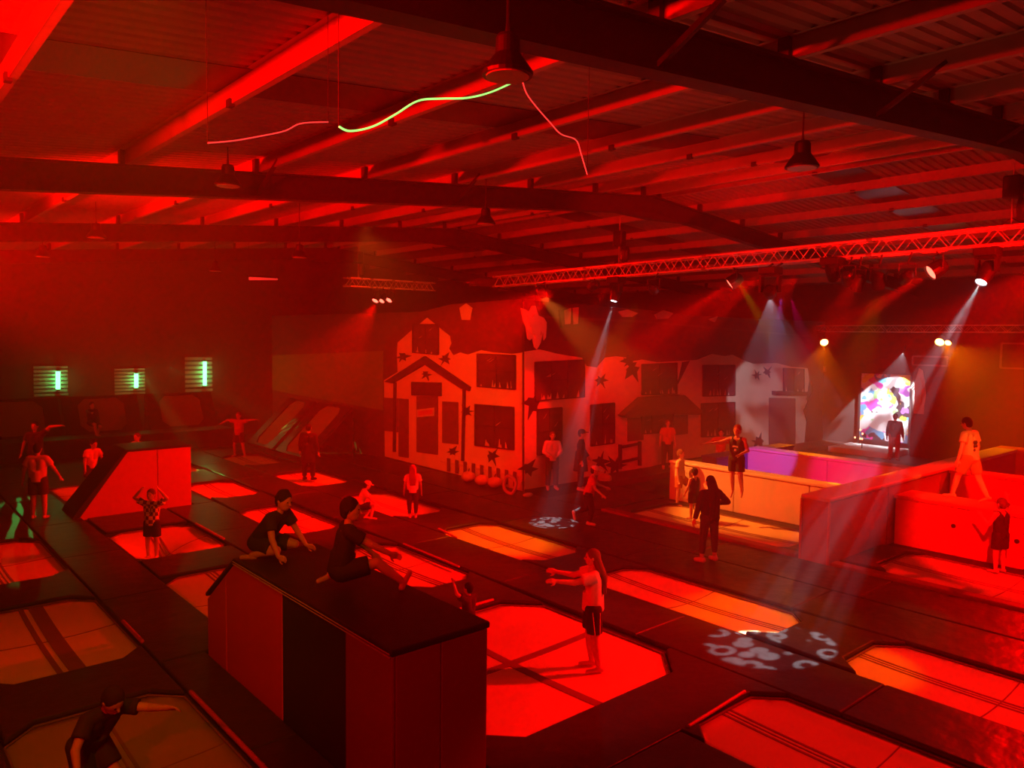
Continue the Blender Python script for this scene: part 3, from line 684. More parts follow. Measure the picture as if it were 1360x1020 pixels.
B.poly('dormer', [(741, 412), (768, 406), (767, 434), (743, 435)], mdark, .012, .10)
B.poly('dormer_curtain', [(746, 412), (755, 409), (754, 430), (747, 431)], mpale, .10, .115, None, ([(757, 409), (765, 408), (764, 430), (758, 431)],))
for pp in ([(820, 414), (832, 411), (846, 416), (838, 421), (826, 421)], [(868, 418), (880, 412), (893, 416), (886, 423), (872, 424)], [(940, 424), (952, 420), (948, 428)]): B.poly('broken_tile', pp, mpale, .012, .05)
# hanging cloth ghosts
gh = [(691, 409), (697, 411), (701, 414), (706, 406), (710, 406), (714, 419), (721, 422), (725, 428), (724, 448), (721, 452), (720, 440), (717, 455), (712, 464), (709, 461), (706, 448), (703, 452), (700, 450), (698, 435), (694, 425)]
cloth = mat('pale ghost cloth', (.80, .62, .52), .9, var=.1)
def ghost(pts, f, n, label):
    c = f(*pts[0]); t = thing('cloth_ghost', label, 'ghost decoration', (c.x, c.y, c.z), 'cloth ghosts')
    bm = MB(); mid = f(sum(p[0] for p in pts)/len(pts), sum(p[1] for p in pts)/len(pts))
    W_ = [f(*p) for p in pts]; nv = V(n)
    bm.prism(W_, nv*.04)
    bm.prism([mid+(p-mid)*.6+nv*.04 for p in W_], nv*.06)
    bm.build('draped_cloth', cloth, t)
    top = max(W_, key=lambda p: p.z); bm = MB(); bm.tube([top+nv*.03, top+nv*.02+V((0, 0, .5))], .006, 5); bm.build('hanging_string', darksteel, t)
ghost(gh, lambda u, v: aty(u, v, HY-.16), (0, -1, 0), 'tattered pale ghost hanging by the corner of the painted roof')
ghost([(1208, 517), (1216, 505), (1221, 489), (1226, 492), (1229, 512), (1230, 525), (1227, 550), (1214, 549), (1213, 530), (1215, 512)], lambda u, v: atx(u, v, 30.38), (-1, 0, 0), 'pale ghost hanging on the right wall beside the colourful panel')
# pumpkins and a pale wreath along the foot of the house
pk = mat('pumpkin skin', (.55, .28, .12), .6)
for i, (u, v, lab) in enumerate(((622, 636, 'leftmost pale pumpkin at the foot of the painted house'), (640, 641, 'second pumpkin from the left along the house foot'), (657, 644, 'pumpkin nearest the pale wreath at the house foot'), (793, 634, 'round pumpkin under the thorn bush by the pavement edge'))):
    p = atz(u, v+4, 0) if i < 3 else aty(u, v, 15.5)
    x, y = (min(p.x, 13.95), p.y) if i < 3 else (p.x, 15.2)
    t = thing('pumpkin', lab, 'pumpkin', (x, y, 0), 'pumpkins at the painted house'); bm = MB(); R_ = []
    for j in range(9):
        a = -PI/2+PI*(j+.5)/9; R_.append([V((x+math.cos(a)*.20*(1+.08*math.cos(8*q))*math.cos(q), y+math.cos(a)*.20*(1+.08*math.cos(8*q))*math.sin(q), .16+.16*math.sin(a))) for q in [2*PI*k/24 for k in range(24)]])
    bm.quadstrip(R_); bm.build('body', pk, t, smooth=True)
    bm = MB(); bm.tube([(x, y, .29), (x+.01, y, .34), (x+.04, y+.01, .39)], [.03, .022, .018], 6); bm.build('stem', mdark, t)
p = atz(677, 657, 0); t = thing('wreath', 'pale ring wreath leaning at the foot of the painted house', 'wreath', (p.x, p.y, 0))
MB().tube([(p.x+.02*math.sin(3*a), p.y+.24*math.cos(a), .27+.24*math.sin(a)) for a in [2*PI*k/24 for k in range(25)]], .05, 7, False).build('ring', mpale, t, smooth=True)
p = atz(701, 660, 0); tag(MB().ell((0, 0, 0), (.16, .10, .06)).build('shoe', mpale, None, smooth=True, loc=(p.x, p.y, .055)), 'small pale shoe lying alone on the dark floor before the house', 'shoe')

# ------------------------------------------------------------------ colourful panel and things on the right wall
pm = bpy.data.materials.new('colourful painted panel'); pm.use_nodes = True; nt = pm.node_tree; n = nt.nodes; k = nt.links
tc = n.new('ShaderNodeTexCoord'); no = n.new('ShaderNodeTexNoise'); no.inputs['Scale'].default_value = 1.6; no.inputs['Detail'].default_value = 2
mx = n.new('ShaderNodeVectorMath'); mx.operation = 'MULTIPLY_ADD'; k.new(tc.outputs['Object'], no.inputs['Vector']); k.new(no.outputs['Color'], mx.inputs[0]); mx.inputs[1].default_value = (1.5, 1.5, 1.5); k.new(tc.outputs['Object'], mx.inputs[2])
vo = n.new('ShaderNodeTexVoronoi'); vo.inputs['Scale'].default_value = 2.6; k.new(mx.outputs[0], vo.inputs['Vector'])
sp = n.new('ShaderNodeSeparateColor'); k.new(vo.outputs['Color'], sp.inputs[0]); rp = n.new('ShaderNodeValToRGB'); rp.color_ramp.interpolation = 'CONSTANT'
cols = [(0, (.9, .92, .9)), (.2, (.10, .45, .75)), (.32, (.95, .75, .08)), (.46, (.85, .12, .55)), (.58, (.95, .95, .92)), (.72, (.03, .03, .04)), (.84, (.35, .75, .25)), (.92, (.5, .15, .7))]
e = rp.color_ramp.elements; e[0].color = (*cols[0][1], 1); e[1].position = cols[1][0]; e[1].color = (*cols[1][1], 1)
for ps, c in cols[2:]: q = e.new(ps); q.color = (*c, 1)
k.new(sp.outputs[0], rp.inputs[0]); k.new(rp.outputs[0], n['Principled BSDF'].inputs['Base Color']); n['Principled BSDF'].inputs['Roughness'].default_value = .6
PXW = XR-.12
t = thing('painted_panel', 'colourful graffiti style panel under the white spot on the right wall', 'painting', (XR, 13.4, TOPZ))
a = atx(1143, 503, PXW); b = atx(1207, 590, PXW)
MB().box(PXW, b.y, .35, XR-.01, a.y, 3.0).build('board', pm, t)
bm = MB(); 
for y in (b.y, a.y): bm.box(PXW-.03, y-.04, TOPZ, XR-.01, y+.04, 3.05)
bm.box(PXW-.03, b.y, 2.98, XR-.01, a.y, 3.05); bm.build('frame', darksteel, t)
t = MB().box(29.0, 12.3, TOPZ, 30.85, 14.6, .16).build('low_platform', pan_pale, None, bevel=.03); tag(t, 'low pale platform at the foot of the colourful panel', 'platform')
t = thing('light_string', 'little cluster of warm fairy lights left of the colourful panel', 'fairy lights', (29.5, 15, TOPZ))
pts = [atx(u, v, 29.5) for u, v in ((1142.5, 571), (1145.5, 576), (1145, 583), (1142.5, 582.5), (1135.5, 581))]
MB().tube(pts, .008, 5).build('wire', blackp, t); MB().tube([pts[2], (pts[2].x, pts[2].y, TOPZ)], .02, 6).build('stand', blackp, t)
for p in pts: MB().ell(p, (.03, .03, .04)).build('bulb', mat('warm bulb', (1, .7, .5), .4, emit=(1, .35, .18), es=6), t, smooth=True)
for lab, (u0, v0, u1, v1), xx in (('pale outlined wall panel near the right edge of the photo', (1331, 456, 1372, 490), 30.38), ('dim outlined box on the wall behind the white beam', (1213, 473, 1259, 486), 30.38), ('small pale notice on the wall beneath the left amber lamp', (1085, 487, 1097, 493), XR-.02)):
    a = atx(u0, v0, xx); b = atx(u1, v1, xx); t = thing('wall_frame', lab, 'wall panel', (xx, (a.y+b.y)/2, b.z), 'panels on the right wall')
    MB().box(xx-.03, b.y, b.z, xx+.01, a.y, a.z).build('face', wallm if u1-u0 > 20 else pan_pale, t)
    bm = MB(); w2 = .03
    for y in (a.y, b.y): bm.box(xx-.07, y-w2, b.z, xx, y+w2, a.z)
    for z in (a.z, b.z): bm.box(xx-.07, b.y, z-w2, xx, a.y, z+w2)
    bm.build('rim', steel, t)

# ------------------------------------------------------------------ trusses
def truss(label, a, b, sz, dep_axis, nbay, rc=.025):
    """four-chord lattice truss from a to b (its lower near chord), sz square section"""
    a = V(a); b = V(b); up = V((0, 0, sz)); sd = V(dep_axis)*sz
    t = thing('lighting_truss', label, 'truss', tuple((a+b)/2), 'lattice lighting trusses')
    for o_ in (V((0, 0, 0)), up, sd, up+sd): MB().tube([a+o_, b+o_], rc, 8).build('chord', alu, t, smooth=True)
    bm = MB()
    for i in range(nbay):
        p = a+(b-a)*i/nbay; q = a+(b-a)*(i+.5)/nbay; r = a+(b-a)*(i+1)/nbay
        for o_ in (V((0, 0, 0)), sd): bm.tube([p+o_, q+o_+up, r+o_], rc*.42, 5)
        for o_ in (V((0, 0, 0)), up): bm.tube([p+o_, q+o_+sd, r+o_], rc*.42, 5)
    bm.build('lattice', alu, t)
    for i in range(0, nbay+1, max(1, nbay//4)):
        p = a+(b-a)*i/nbay
        for o_ in (V((0, 0, 0)), up, sd, up+sd): MB().tube([p+o_-(b-a).normalized()*.05, p+o_+(b-a).normalized()*.05], rc*1.35, 8).build('coupler', steel, t)
    return t
truss('long red lit truss that carries the moving lights across the hall', (TX, 16.85, 5.68), (TX, 2.0, 5.87), .27, (1, 0, 0), 34)
truss('distant amber lit truss along the right wall', (29.8, 15.6, 4.62), (29.8, 4.0, 4.62), .24, (1, 0, 0), 26, .022)
truss('short dark truss far behind, holding three red lamps', (11.2, 20.2, 5.70), (14.2, 20.2, 5.70), .24, (0, 1, 0), 8, .02)
def hoist(label, x, y, z0, z1):
    t = thing('chain_hoist', label, 'chain hoist', (x, y, z0), 'chain hoists')
    MB().tube([(x, y, z1), (x, y, z0+.75)], .012, 6).build('chain', steel, t)
    MB().box(x-.10, y-.13, z0+.42, x+.10, y+.13, z0+.78).build('motor', blackp, t, bevel=.03)
    bm = MB(); bm.lathe([(.06, 0), (.10, .05), (.11, .25), (.09, .36)], (x+.02, y-.16, z0+.05), (0, 0, 1), 12); bm.build('chain_bag', vinyl_smooth, t, smooth=True)
    MB().tube([(x, y, z0+.45), (x, y, z0+.02)], .018, 6).build('hook', steel, t)
    bm = MB()
    for s_ in (-1, 1): bm.tube([(x, y, z0+.12), (x, y+s_*.22, z0-.02)], .012, 5)
    bm.build('sling', blackp, t)
hoist('chain hoist on the truss above the leftmost white beam', TX+.13, 12.36, 6.03, 7.12)
hoist('large chain hoist at the right edge where truss meets the near rafter', TX+.13, 4.2, 6.13, 7.12)
hoist('faint red lit chain hoist above the short far truss', 11.6, 20.35, 5.95, 6.95)

# ------------------------------------------------------------------ stage lamps
lens_off = mat('dark lens', (.05, .04, .04), .1)
def em(name, col, es): return mat(name, col, .3, emit=col, es=es)
L_RED = em('lit red lens', (1, .10, .06), 6); L_AMB = em('lit amber lens', (1, .42, .08), 20); L_WHT = em('lit white lens', (.85, .92, 1), 16)
L_DRED = em('dim red lens', (1, .10, .05), 2.0)
def can(label, lens, aim, mt, hang, r=.11, ln=.30, hx=None):
    lens = V(lens); d = (V(aim)-lens).normalized(); bk = lens-d*.06
    t = thing('par_lamp', label, 'stage lamp', tuple(bk), 'wash lamps')
    MB().lathe([(r*.45, -ln), (r*.8, -ln+.03), (r*.95, -ln*.55), (r, 0), (r*.93, .002), (r*.88, -.04), (.001, -.045)], bk, d, 18).build('can_body', blackp, t, smooth=False)
    MB().lathe([(.001, 0), (r*.86, 0), (r*.86, .008), (.001, .012)], bk-d*.035, d, 18).build('lens', mt, t)
    c = bk-d*ln*.5; sd = d.cross(V((0, 0, 1))); sd = sd.normalized() if sd.length > .05 else V((0, 1, 0))
    top = V((c.x if hx is None else hx, c.y, hang)); bm = MB()
    y0 = c+V((0, 0, .22))
    if y0.z > hang-.05: y0.z = hang-.05
    bm.tube([c+sd*(r+.02), y0+sd*(r+.02), y0-sd*(r+.02), c-sd*(r+.02)], .012, 6); bm.build('yoke', darksteel, t)
    MB().tube([y0, top], .016, 6).build('clamp', darksteel, t)
    return t
def head(label, lens, aim, mt, hang):
    lens = V(lens); d = (V(aim)-lens).normalized(); bk = lens-d*.07; ln = .42
    c = bk-d*ln*.55; sd = d.cross(V((0, 0, 1))); sd = sd.normalized() if sd.length > .05 else V((0, 1, 0))
    bz = min(max(c.z+.30, bk.z+.34), 5.68+(16.85-c.y)/14.85*.19-.20)
    t = thing('moving_head', label, 'stage lamp', tuple(bk), 'moving head lamps')
    MB().lathe([(.07, -ln), (.12, -ln+.05), (.13, -ln*.5), (.105, -.06), (.09, 0), (.08, -.02), (.001, -.03)], bk, d, 18).build('head', blackp, t)
    MB().lathe([(.001, 0), (.078, 0), (.06, .012), (.001, .02)], bk-d*.02, d, 18).build('lens', mt, t)
    bm = MB()
    for s_ in (-1, 1): bm.bar(c+sd*s_*.16, V((c.x, c.y, bz+.02))+sd*s_*.16, .05, .12)
    bm.bar(V((c.x, c.y, bz+.02))-sd*.18, V((c.x, c.y, bz+.02))+sd*.18, .12, .05); bm.build('yoke', blackp, t)
    MB().box(c.x-.17, c.y-.17, bz+.04, c.x+.17, c.y+.17, bz+.19).build('base', blackp, t, bevel=.02)
    zc = 5.68+(16.85-c.y)/14.85*.19
    for s_ in (-.1, .1): MB().bar((c.x, c.y+s_, bz+.17), (TX+.03, c.y+s_, max(zc, bz+.2)), .03).build('clamp', darksteel, t)
    return t
HG = 5.76
for key, u, v, aim, mt, lab in (
 ('par_a', 965, 380, AIM_A, L_RED, 'bright red wash lamp between the first two white beams'),
 ('par_b', 1231, 365, AIM_B, L_RED, 'bright red wash lamp just left of the rightmost white beam lamp'),
 ('', 722, 393, aty(760, 450, 15.9), L_DRED, 'small dim amber lamp at the far left end of the long truss'),
 ('', 782, 384, atx(660, 470, 14.3), L_DRED, 'small red lamp just left of the leftmost white beam'),
 ('', 869, 386, aty(905, 450, 15.9), L_DRED, 'small lamp with a faint amber beam right of the leftmost white beam'),
 ('', 1127, 377, atz(1180, 640), L_DRED, 'dim lamp pointing down midway along the long truss'),
 ('', 1166, 385, atz(1150, 700), lens_off, 'dark unlit lamp left of the red ring lamp'),
 ('', 1201, 372, atz(1050, 560), L_DRED, 'dim red ring lamp beside the bright red wash lamp'),
 ('', 1135, 388, atz(1000, 700), lens_off, 'dark unlit lamp hanging lowest from the middle of the truss')):
    can(lab, LAMP.get(key) or atx(u, v, TX), aim, mt, 5.68+(16.85-(LAMP.get(key) or atx(u, v, TX)).y)/14.85*.19, .145 if mt is L_RED else .11, hx=TX)
for i, (u, v) in enumerate(((497, 402), (505, 402), (515, 401))):
    can(('leftmost of three red lamps on the short far truss', 'middle of three red lamps on the short far truss', 'rightmost brightest of three red lamps on the short far truss')[i], aty(u, v, 20.0), (9.5, 19.0, 2.2), L_RED, 5.7, .11)
for i, (u, v) in enumerate(((1095, 456), (1247, 456), (1258, 457))):
    can(('left amber lamp on the distant truss', 'larger amber lamp on the distant truss inside the white beam', 'smaller amber lamp right of its twin on the distant truss')[i], atx(u, v, 29.6), (23, 10.5, 0), L_AMB, 4.62, .17 if i < 2 else .12, hx=29.8)
can('small white spot lamp above the colourful panel', atx(1200, 468, 29.5), atx(1180, 545, 30.9), L_WHT, 4.62, .07, hx=29.8)
for (loc, aim, pw, col, cone, kind), lab in zip(BEAMS, ('moving head lamp throwing the leftmost white beam', 'moving head lamp throwing the wide bluish middle beam', 'moving head lamp throwing the rightmost long white beam')):
    head(lab, loc, aim, L_WHT, HG)
head('unlit moving head lamp with a reddish face between the beams', atx(1107, 376, TX), atz(1130, 700), L_DRED, HG)

# ------------------------------------------------------------------ high bay lamps under the roof
def highbay(label, u, v, y, r=.19):
    p = aty(u, v, y); x = p.x; z = p.z; t = thing('high_bay_lamp', label, 'ceiling lamp', (x, y, z), 'high bay lamps under the roof')
    zt = zraf(x)+RH+PH+.01
    MB().lathe([(r, 0), (r*1.03, .02), (r*.80, r*.45), (r*.58, r*.75), (r*.50, r*.85), (r*.48, r*1.45), (r*.40, r*1.6), (.001, r*1.62)], (x, y, z), (0, 0, 1), 24).build('housing', blackp, t)
    MB().lathe([(.001, 0), (r*.86, 0), (r*.86, .01), (.001, .01)], (x, y, z-.008), (0, 0, 1), 24).build('lens', mat('frosted lens', (.55, .45, .38), .3), t)
    MB().tube([(x, y, z+r*1.6), (x, y, z+r*2.1), (x, y, zt)], [.022, .012, .009], 6).build('hanging_cable', darksteel, t)
    return t
for i, (u, v, y, lab) in enumerate(((674, 101, 3.95, 'nearest large high bay lamp in front of the near rafter'), (303, 247, 11.6, 'high bay lamp before the second rafter on the left'), (645, 298, 11.9, 'high bay lamp before the second rafter near the middle'), (1065, 223, 4.75, 'high bay lamp with a pale lens right of the middle'), (128, 316, 18.2, 'small distant lamp at the left below the third rafter'), (398, 342, 17.4, 'small distant lamp above the painted house gable'), (57, 341, 24.0, 'tiny far lamp at the left edge'), (286, 360, 24.0, 'tiny far lamp in the red haze above the green tubes'))):
    highbay(lab, u, v, y, .165 if i == 0 else .19)
# wavy glowing lines under the roof, drawn as thin emissive tubes
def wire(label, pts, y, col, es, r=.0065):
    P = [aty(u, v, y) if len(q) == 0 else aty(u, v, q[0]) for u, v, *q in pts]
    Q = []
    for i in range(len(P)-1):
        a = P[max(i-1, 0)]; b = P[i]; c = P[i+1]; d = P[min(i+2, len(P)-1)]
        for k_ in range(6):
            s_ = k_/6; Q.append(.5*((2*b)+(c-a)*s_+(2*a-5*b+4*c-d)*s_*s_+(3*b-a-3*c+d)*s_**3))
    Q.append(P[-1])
    o = MB().tube(Q, r, 6).build('glow_line', mat(label[:12], col, .4, emit=col, es=es), None, smooth=True); tag(o, label, 'light wire', 'glowing lines under the roof')
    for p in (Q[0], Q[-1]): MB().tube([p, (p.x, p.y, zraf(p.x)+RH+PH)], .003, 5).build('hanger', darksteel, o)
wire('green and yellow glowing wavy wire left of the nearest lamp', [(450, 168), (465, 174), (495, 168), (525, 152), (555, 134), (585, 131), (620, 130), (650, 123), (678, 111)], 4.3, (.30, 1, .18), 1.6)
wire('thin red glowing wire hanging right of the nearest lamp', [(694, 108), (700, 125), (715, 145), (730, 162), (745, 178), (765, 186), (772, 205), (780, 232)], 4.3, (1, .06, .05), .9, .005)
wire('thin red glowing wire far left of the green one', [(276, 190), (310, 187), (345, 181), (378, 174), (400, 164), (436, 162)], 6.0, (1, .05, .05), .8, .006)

a, b = aty(331, 370, 27), aty(368, 370, 27)  # glow stands for red light on a far beam; housing and rods added
t = thing('red_glow_bar', 'glowing bar in place of a red lit beam left of the painted house', 'lamp', tuple((a+b)/2))
MB().tube([a, b], .06, 10).build('glowing_tube', mat('red beam glow', (.6, .05, .04), .4, emit=(1, .03, .02), es=.9), t, smooth=True)
MB().box(a.x-.05, a.y-.06, a.z+.06, b.x+.05, a.y+.06, a.z+.13).build('housing', blackp, t)
for p in (a, b): MB().tube([(p.x, p.y, p.z+.1), (p.x, p.y, zraf(p.x)+RH+PH)], .006, 5).build('hanging_rod', darksteel, t)

# ------------------------------------------------------------------ haze
hm = bpy.data.materials.new('thin stage haze'); hm.use_nodes = True; nt = hm.node_tree; n = nt.nodes
n.remove(n['Principled BSDF']); vs = n.new('ShaderNodeVolumeScatter'); vs.inputs['Density'].default_value = HAZE_DENSITY; vs.inputs['Anisotropy'].default_value = .2
nt.links.new(vs.outputs[0], n['Material Output'].inputs['Volume'])
o = MB().box(XL+.01, YF+.01, -.05, XR-.01, YB-.01, 8.9).build('haze', hm); o['kind'] = 'stuff'
tag(o, 'thin red lit haze hanging through the whole hall', 'haze')

# ------------------------------------------------------------------ people
skin = mat('skin', (.62, .40, .30), .6)
skin2 = mat('tan skin', (.45, .27, .18), .6)
def cl(name, col, **kw): return mat(name, col, .85, var=.12, vscale=12, **kw)
c_black = cl('black cloth', (.025, .024, .026)); c_white = cl('white cloth', (.80, .78, .74)); c_red = cl('red cloth', (.60, .04, .05))
c_grey = cl('grey cloth', (.22, .20, .20)); c_dark = cl('dark cloth', (.06, .05, .055)); c_yel = cl('pale yellow cloth', (.82, .68, .34)); c_org = cl('orange cloth', (.55, .20, .06))
c_navy = cl('navy cloth', (.05, .05, .08)); c_hairb = cl('black hair', (.018, .013, .012)); c_hairn = cl('brown hair', (.16, .08, .04)); c_hairr = cl('ginger hair', (.30, .06, .015)); c_shoe = cl('pale shoe', (.70, .64, .58))
c_chk = bpy.data.materials.new('chequered cloth'); c_chk.use_nodes = True; _n = c_chk.node_tree.nodes; _c = _n.new('ShaderNodeTexChecker'); _c.inputs['Scale'].default_value = 13
_t = _n.new('ShaderNodeTexCoord'); c_chk.node_tree.links.new(_t.outputs['Object'], _c.inputs['Vector']); _c.inputs['Color1'].default_value = (.85, .75, .5, 1); _c.inputs['Color2'].default_value = (.12, .06, .04, 1)
c_chk.node_tree.links.new(_c.outputs['Color'], _n['Principled BSDF'].inputs['Base Color'])
from mathutils import Euler, Quaternion
ST = dict(ll=((-.06, .02, -1), (-.02, -.04, -1)), rl=((.06, .02, -1), (.02, -.04, -1)), la=((-.25, 0, -1), (-.1, .2, -1)), ra=((.25, 0, -1), (.1, .2, -1)))
def person(label, x, y, z, rel, H, pose=None, top=('tee', c_white), bot=('shorts', c_dark), hair=('short', c_hairb), feet='bare', sk=skin, child=True, lean=(0, 0, 0), head=(0, 0, 0), vox=.012, cap=None, sole=None, extra=None, wide=1.0, lift=None, up=None):
    P = dict(ST); P.update(pose or {})
    hk = (1.16 if child else 1.0)
    t = thing('person', label, 'person', (x, y, z), None, -(_az+math.radians(rel)))
    TQ = Euler([math.radians(a) for a in lean]).to_quaternion(); HQ = TQ @ Euler([math.radians(a) for a in head]).to_quaternion()
    S_ = H; pel = V((0, 0, 0))
    def T(a, b, c): return pel+TQ @ V((a*S_*wide, b*S_, c*S_))
    J = {}
    for s_, k in ((-1, 'l'), (1, 'r')):
        hip = T(s_*.052, 0, 0); d1, d2 = [V(d).normalized() for d in P[k+'l'][:2]]
        knee = hip+d1*.245*S_; ank = knee+d2*.235*S_
        fd = V(P[k+'l'][2]).normalized() if len(P[k+'l']) > 2 else V((s_*.15, 1, -.12)).normalized()
        J[k+'hip'], J[k+'knee'], J[k+'ank'], J[k+'toe'], J[k+'heel'] = hip, knee, ank, ank+fd*.095*S_+V((0, 0, -.018*S_)), ank-fd*.025*S_+V((0, 0, -.016*S_))
        sh = T(s_*.105, 0, .285); e1, e2 = [V(d).normalized() for d in P[k+'a'][:2]]
        el = sh+e1*.165*S_; wr = el+e2*.145*S_
        J[k+'sh'], J[k+'el'], J[k+'wr'], J[k+'hd'] = sh, el, wr, (V(P[k+'a'][2]).normalized() if len(P[k+'a']) > 2 else e2)
    neck = T(0, 0, .30); hc = neck+HQ @ V((0, .012*S_, .115*S_*(1.05 if child else 1)))
    low = min([J[k+q].z-.022*S_ for k in 'lr' for q in ('toe', 'heel')]+[J[k+'knee'].z-.036*S_ for k in 'lr']+[J[k+'hip'].z-.075*S_ for k in 'lr'])
    up_ = V((0, 0, (up if up is not None else -low)))
    # ---- body
    bm = MB(); r = S_
    def R(a, ra, b, rb): bm.rcone(a+up_, ra*r, b+up_, rb*r)
    R(J['lhip'], .062, J['rhip'], .062); R(T(0, -.01, .0), .066*wide, T(0, 0, .12), .058*wide)
    for s_ in (-1, 1): R(T(s_*.038, 0, .08), .056*wide, T(s_*.052, 0, .235), .055*wide)
    R(J['lsh'], .036, J['rsh'], .036); R(T(0, -.005, .27), .04, neck, .031); R(neck, .031, hc-HQ @ V((0, .006*r, .03*r)), .029)
    bm.ell(hc+up_, (.046*r*hk, .056*r*hk, .066*r*hk), HQ); 
    bm.ell(hc+up_+HQ @ V((0, .018*r*hk, -.034*r*hk)), (.033*r*hk, .036*r*hk, .034*r*hk), HQ)
    bm.rcone(hc+up_+HQ @ V((0, .054*r*hk, .004*r)), .006*r, hc+up_+HQ @ V((0, .064*r*hk, -.012*r)), .0085*r)
    for s_ in (-1, 1): bm.ell(hc+up_+HQ @ V((s_*.047*r*hk, -.004*r, -.004*r)), (.007*r, .012*r, .018*r), HQ)
    for k, s_ in (('l', -1), ('r', 1)):
        R(J[k+'hip'], .056, J[k+'knee'], .036); R(J[k+'knee'], .036, J[k+'knee']*.6+J[k+'ank']*.4, .035); R(J[k+'knee']*.6+J[k+'ank']*.4, .035, J[k+'ank'], .022)
        R(J[k+'heel'], .023, J[k+'toe'], .018); R(J[k+'ank'], .022, J[k+'heel'], .022)
        R(J[k+'sh'], .034, J[k+'el'], .025); R(J[k+'el'], .026, J[k+'wr'], .017)
        d = J[k+'hd']; wr = J[k+'wr']; pn = d.cross(V((0, 1, 0.3))); pn = pn.normalized() if pn.length > .1 else V((1, 0, 0)); sd = d.cross(pn).normalized()
        for q in (-1, 0, 1): R(wr, .014, wr+d*.045*r+sd*q*.014*r, .0115)
        for q, ln in ((-1.5, .030), (-.5, .040), (.5, .042), (1.5, .036)):
            b0_ = wr+d*.05*r+sd*q*.0105*r; m_ = b0_+d*ln*.55*r+pn*.004*r; e_ = m_+(d*.8+pn*.6).normalized()*ln*.5*r
            R(b0_, .0062, m_, .0056); R(m_, .0056, e_, .0050)
        th = wr+d*.018*r+sd*.016*r; m_ = th+(d*.6+sd*.8).normalized()*.024*r; R(th, .0075, m_, .0066); R(m_, .0066, m_+(d*.9+sd*.3).normalized()*.022*r, .0055)
    def fin(bm_, nm, mt, vx=vox, it=3):
        o = bm_.build(nm, mt, t, smooth=True, local=True)
        q = o.modifiers.new('remesh', 'REMESH'); q.mode = 'VOXEL'; q.voxel_size = vx; q.use_smooth_shade = True
        q = o.modifiers.new('smooth', 'SMOOTH'); q.factor = .5; q.iterations = it
        return o
    fin(bm, 'body', sk, vox*.75, 2)
    # ---- clothes
    g = .012
    def A_(a): return a+up_
    kind, mt = top
    bm = MB()
    def lerp(a, b, f): return a*(1-f)+b*f
    for s_ in (-1, 1): bm.rcone(A_(T(s_*.040, 0, .06)), .060*r*wide+g, A_(T(s_*.053, 0, .235)), .057*r*wide+g)
    if kind == 'vest':
        for s_ in (-1, 1): bm.rcone(A_(T(s_*.055, 0, .25)), .045*r+g, A_(T(s_*.06, 0, .285)), .035*r+g*.6)
    else: bm.rcone(A_(J['lsh']*.95+J['rsh']*.05), .038*r+g, A_(J['rsh']*.95+J['lsh']*.05), .038*r+g)
    bm.tube([A_(T(0, 0, .13)), A_(T(0, 0, -.02 if kind != 'coat' else -.20))], [.079*r*wide+g, .085*r*wide+g if kind != 'coat' else .125*r*wide], 16)
    for k in 'lr':
        if kind in ('tee',): bm.tube([A_(lerp(J[k+'sh'], J[k+'el'], -.1)), A_(lerp(J[k+'sh'], J[k+'el'], .62))], [.036*r+g, .036*r+g*1.8], 14)
        elif kind in ('long', 'coat'):
            bm.rcone(A_(J[k+'sh']), .036*r+g, A_(J[k+'el']), .029*r+g); bm.tube([A_(J[k+'el']), A_(lerp(J[k+'el'], J[k+'wr'], .93))], [.029*r+g, .021*r+g], 12)
    fin(bm, {'tee': 't_shirt', 'vest': 'vest', 'long': 'sweatshirt', 'coat': 'coat'}[kind], mt, vox*1.15)
    kind, mt = bot; bm = MB()
    tight = kind == 'leggings'; gg = .006 if tight else .016
    bm.rcone(A_(J['lhip']), .066*r*wide+gg*.6, A_(J['rhip']), .066*r*wide+gg*.6); bm.rcone(A_(T(0, -.01, 0)), .070*r*wide+gg*.5, A_(T(0, 0, .05)), .064*r*wide+gg*.5)
    for k in 'lr':
        if kind == 'shorts': bm.tube([A_(lerp(J[k+'hip'], J[k+'knee'], -.05)), A_(lerp(J[k+'hip'], J[k+'knee'], .78))], [.062*r+gg, .050*r+gg*1.6], 14)
        else:
            bm.rcone(A_(J[k+'hip']), .060*r+gg, A_(J[k+'knee']), .040*r+gg)
            bm.tube([A_(J[k+'knee']-(J[k+'ank']-J[k+'knee'])*.03), A_(lerp(J[k+'knee'], J[k+'ank'], .35)), A_(lerp(J[k+'knee'], J[k+'ank'], .9 if not tight else .75))], [.040*r+gg, .037*r+gg, (.026*r if tight else .032*r)+gg], 14)
    fin(bm, kind, mt, vox*1.15)
    if feet != 'bare':
        for k in 'lr':
            bm = MB(); bm.rcone(A_(J[k+'heel']), .026*r+.006, A_(J[k+'toe']), .022*r+.006); bm.tube([A_(J[k+'heel']), A_(J[k+'ank']+(J[k+'knee']-J[k+'ank'])*.06)], [.027*r+.005, .026*r+.005], 12)
            fin(bm, 'shoe' if feet != c_dark else 'sock', feet, vox)
    # ---- hair, cap, face
    if hair:
        bm = MB(); h_ = hair[0]
        bm.ell(A_(hc+HQ @ V((0, -.010*r*hk, .014*r*hk))), (.052*r*hk, .060*r*hk, .062*r*hk), HQ)
        bm.ell(A_(hc+HQ @ V((0, -.022*r*hk, -.006*r*hk))), (.047*r*hk, .044*r*hk, .055*r*hk), HQ)
        if h_ == 'bushy':
            rn = random.Random(len(label))
            for _ in range(26):
                d = V((rn.uniform(-1, 1), rn.uniform(-1, .12), rn.uniform(-.1, 1))).normalized()
                bm.ell(A_(hc+HQ @ V((d.x*.050*r*hk, d.y*.058*r*hk, .012*r+d.z*.058*r*hk))), (.017*r,)*3, HQ, 8, 6)
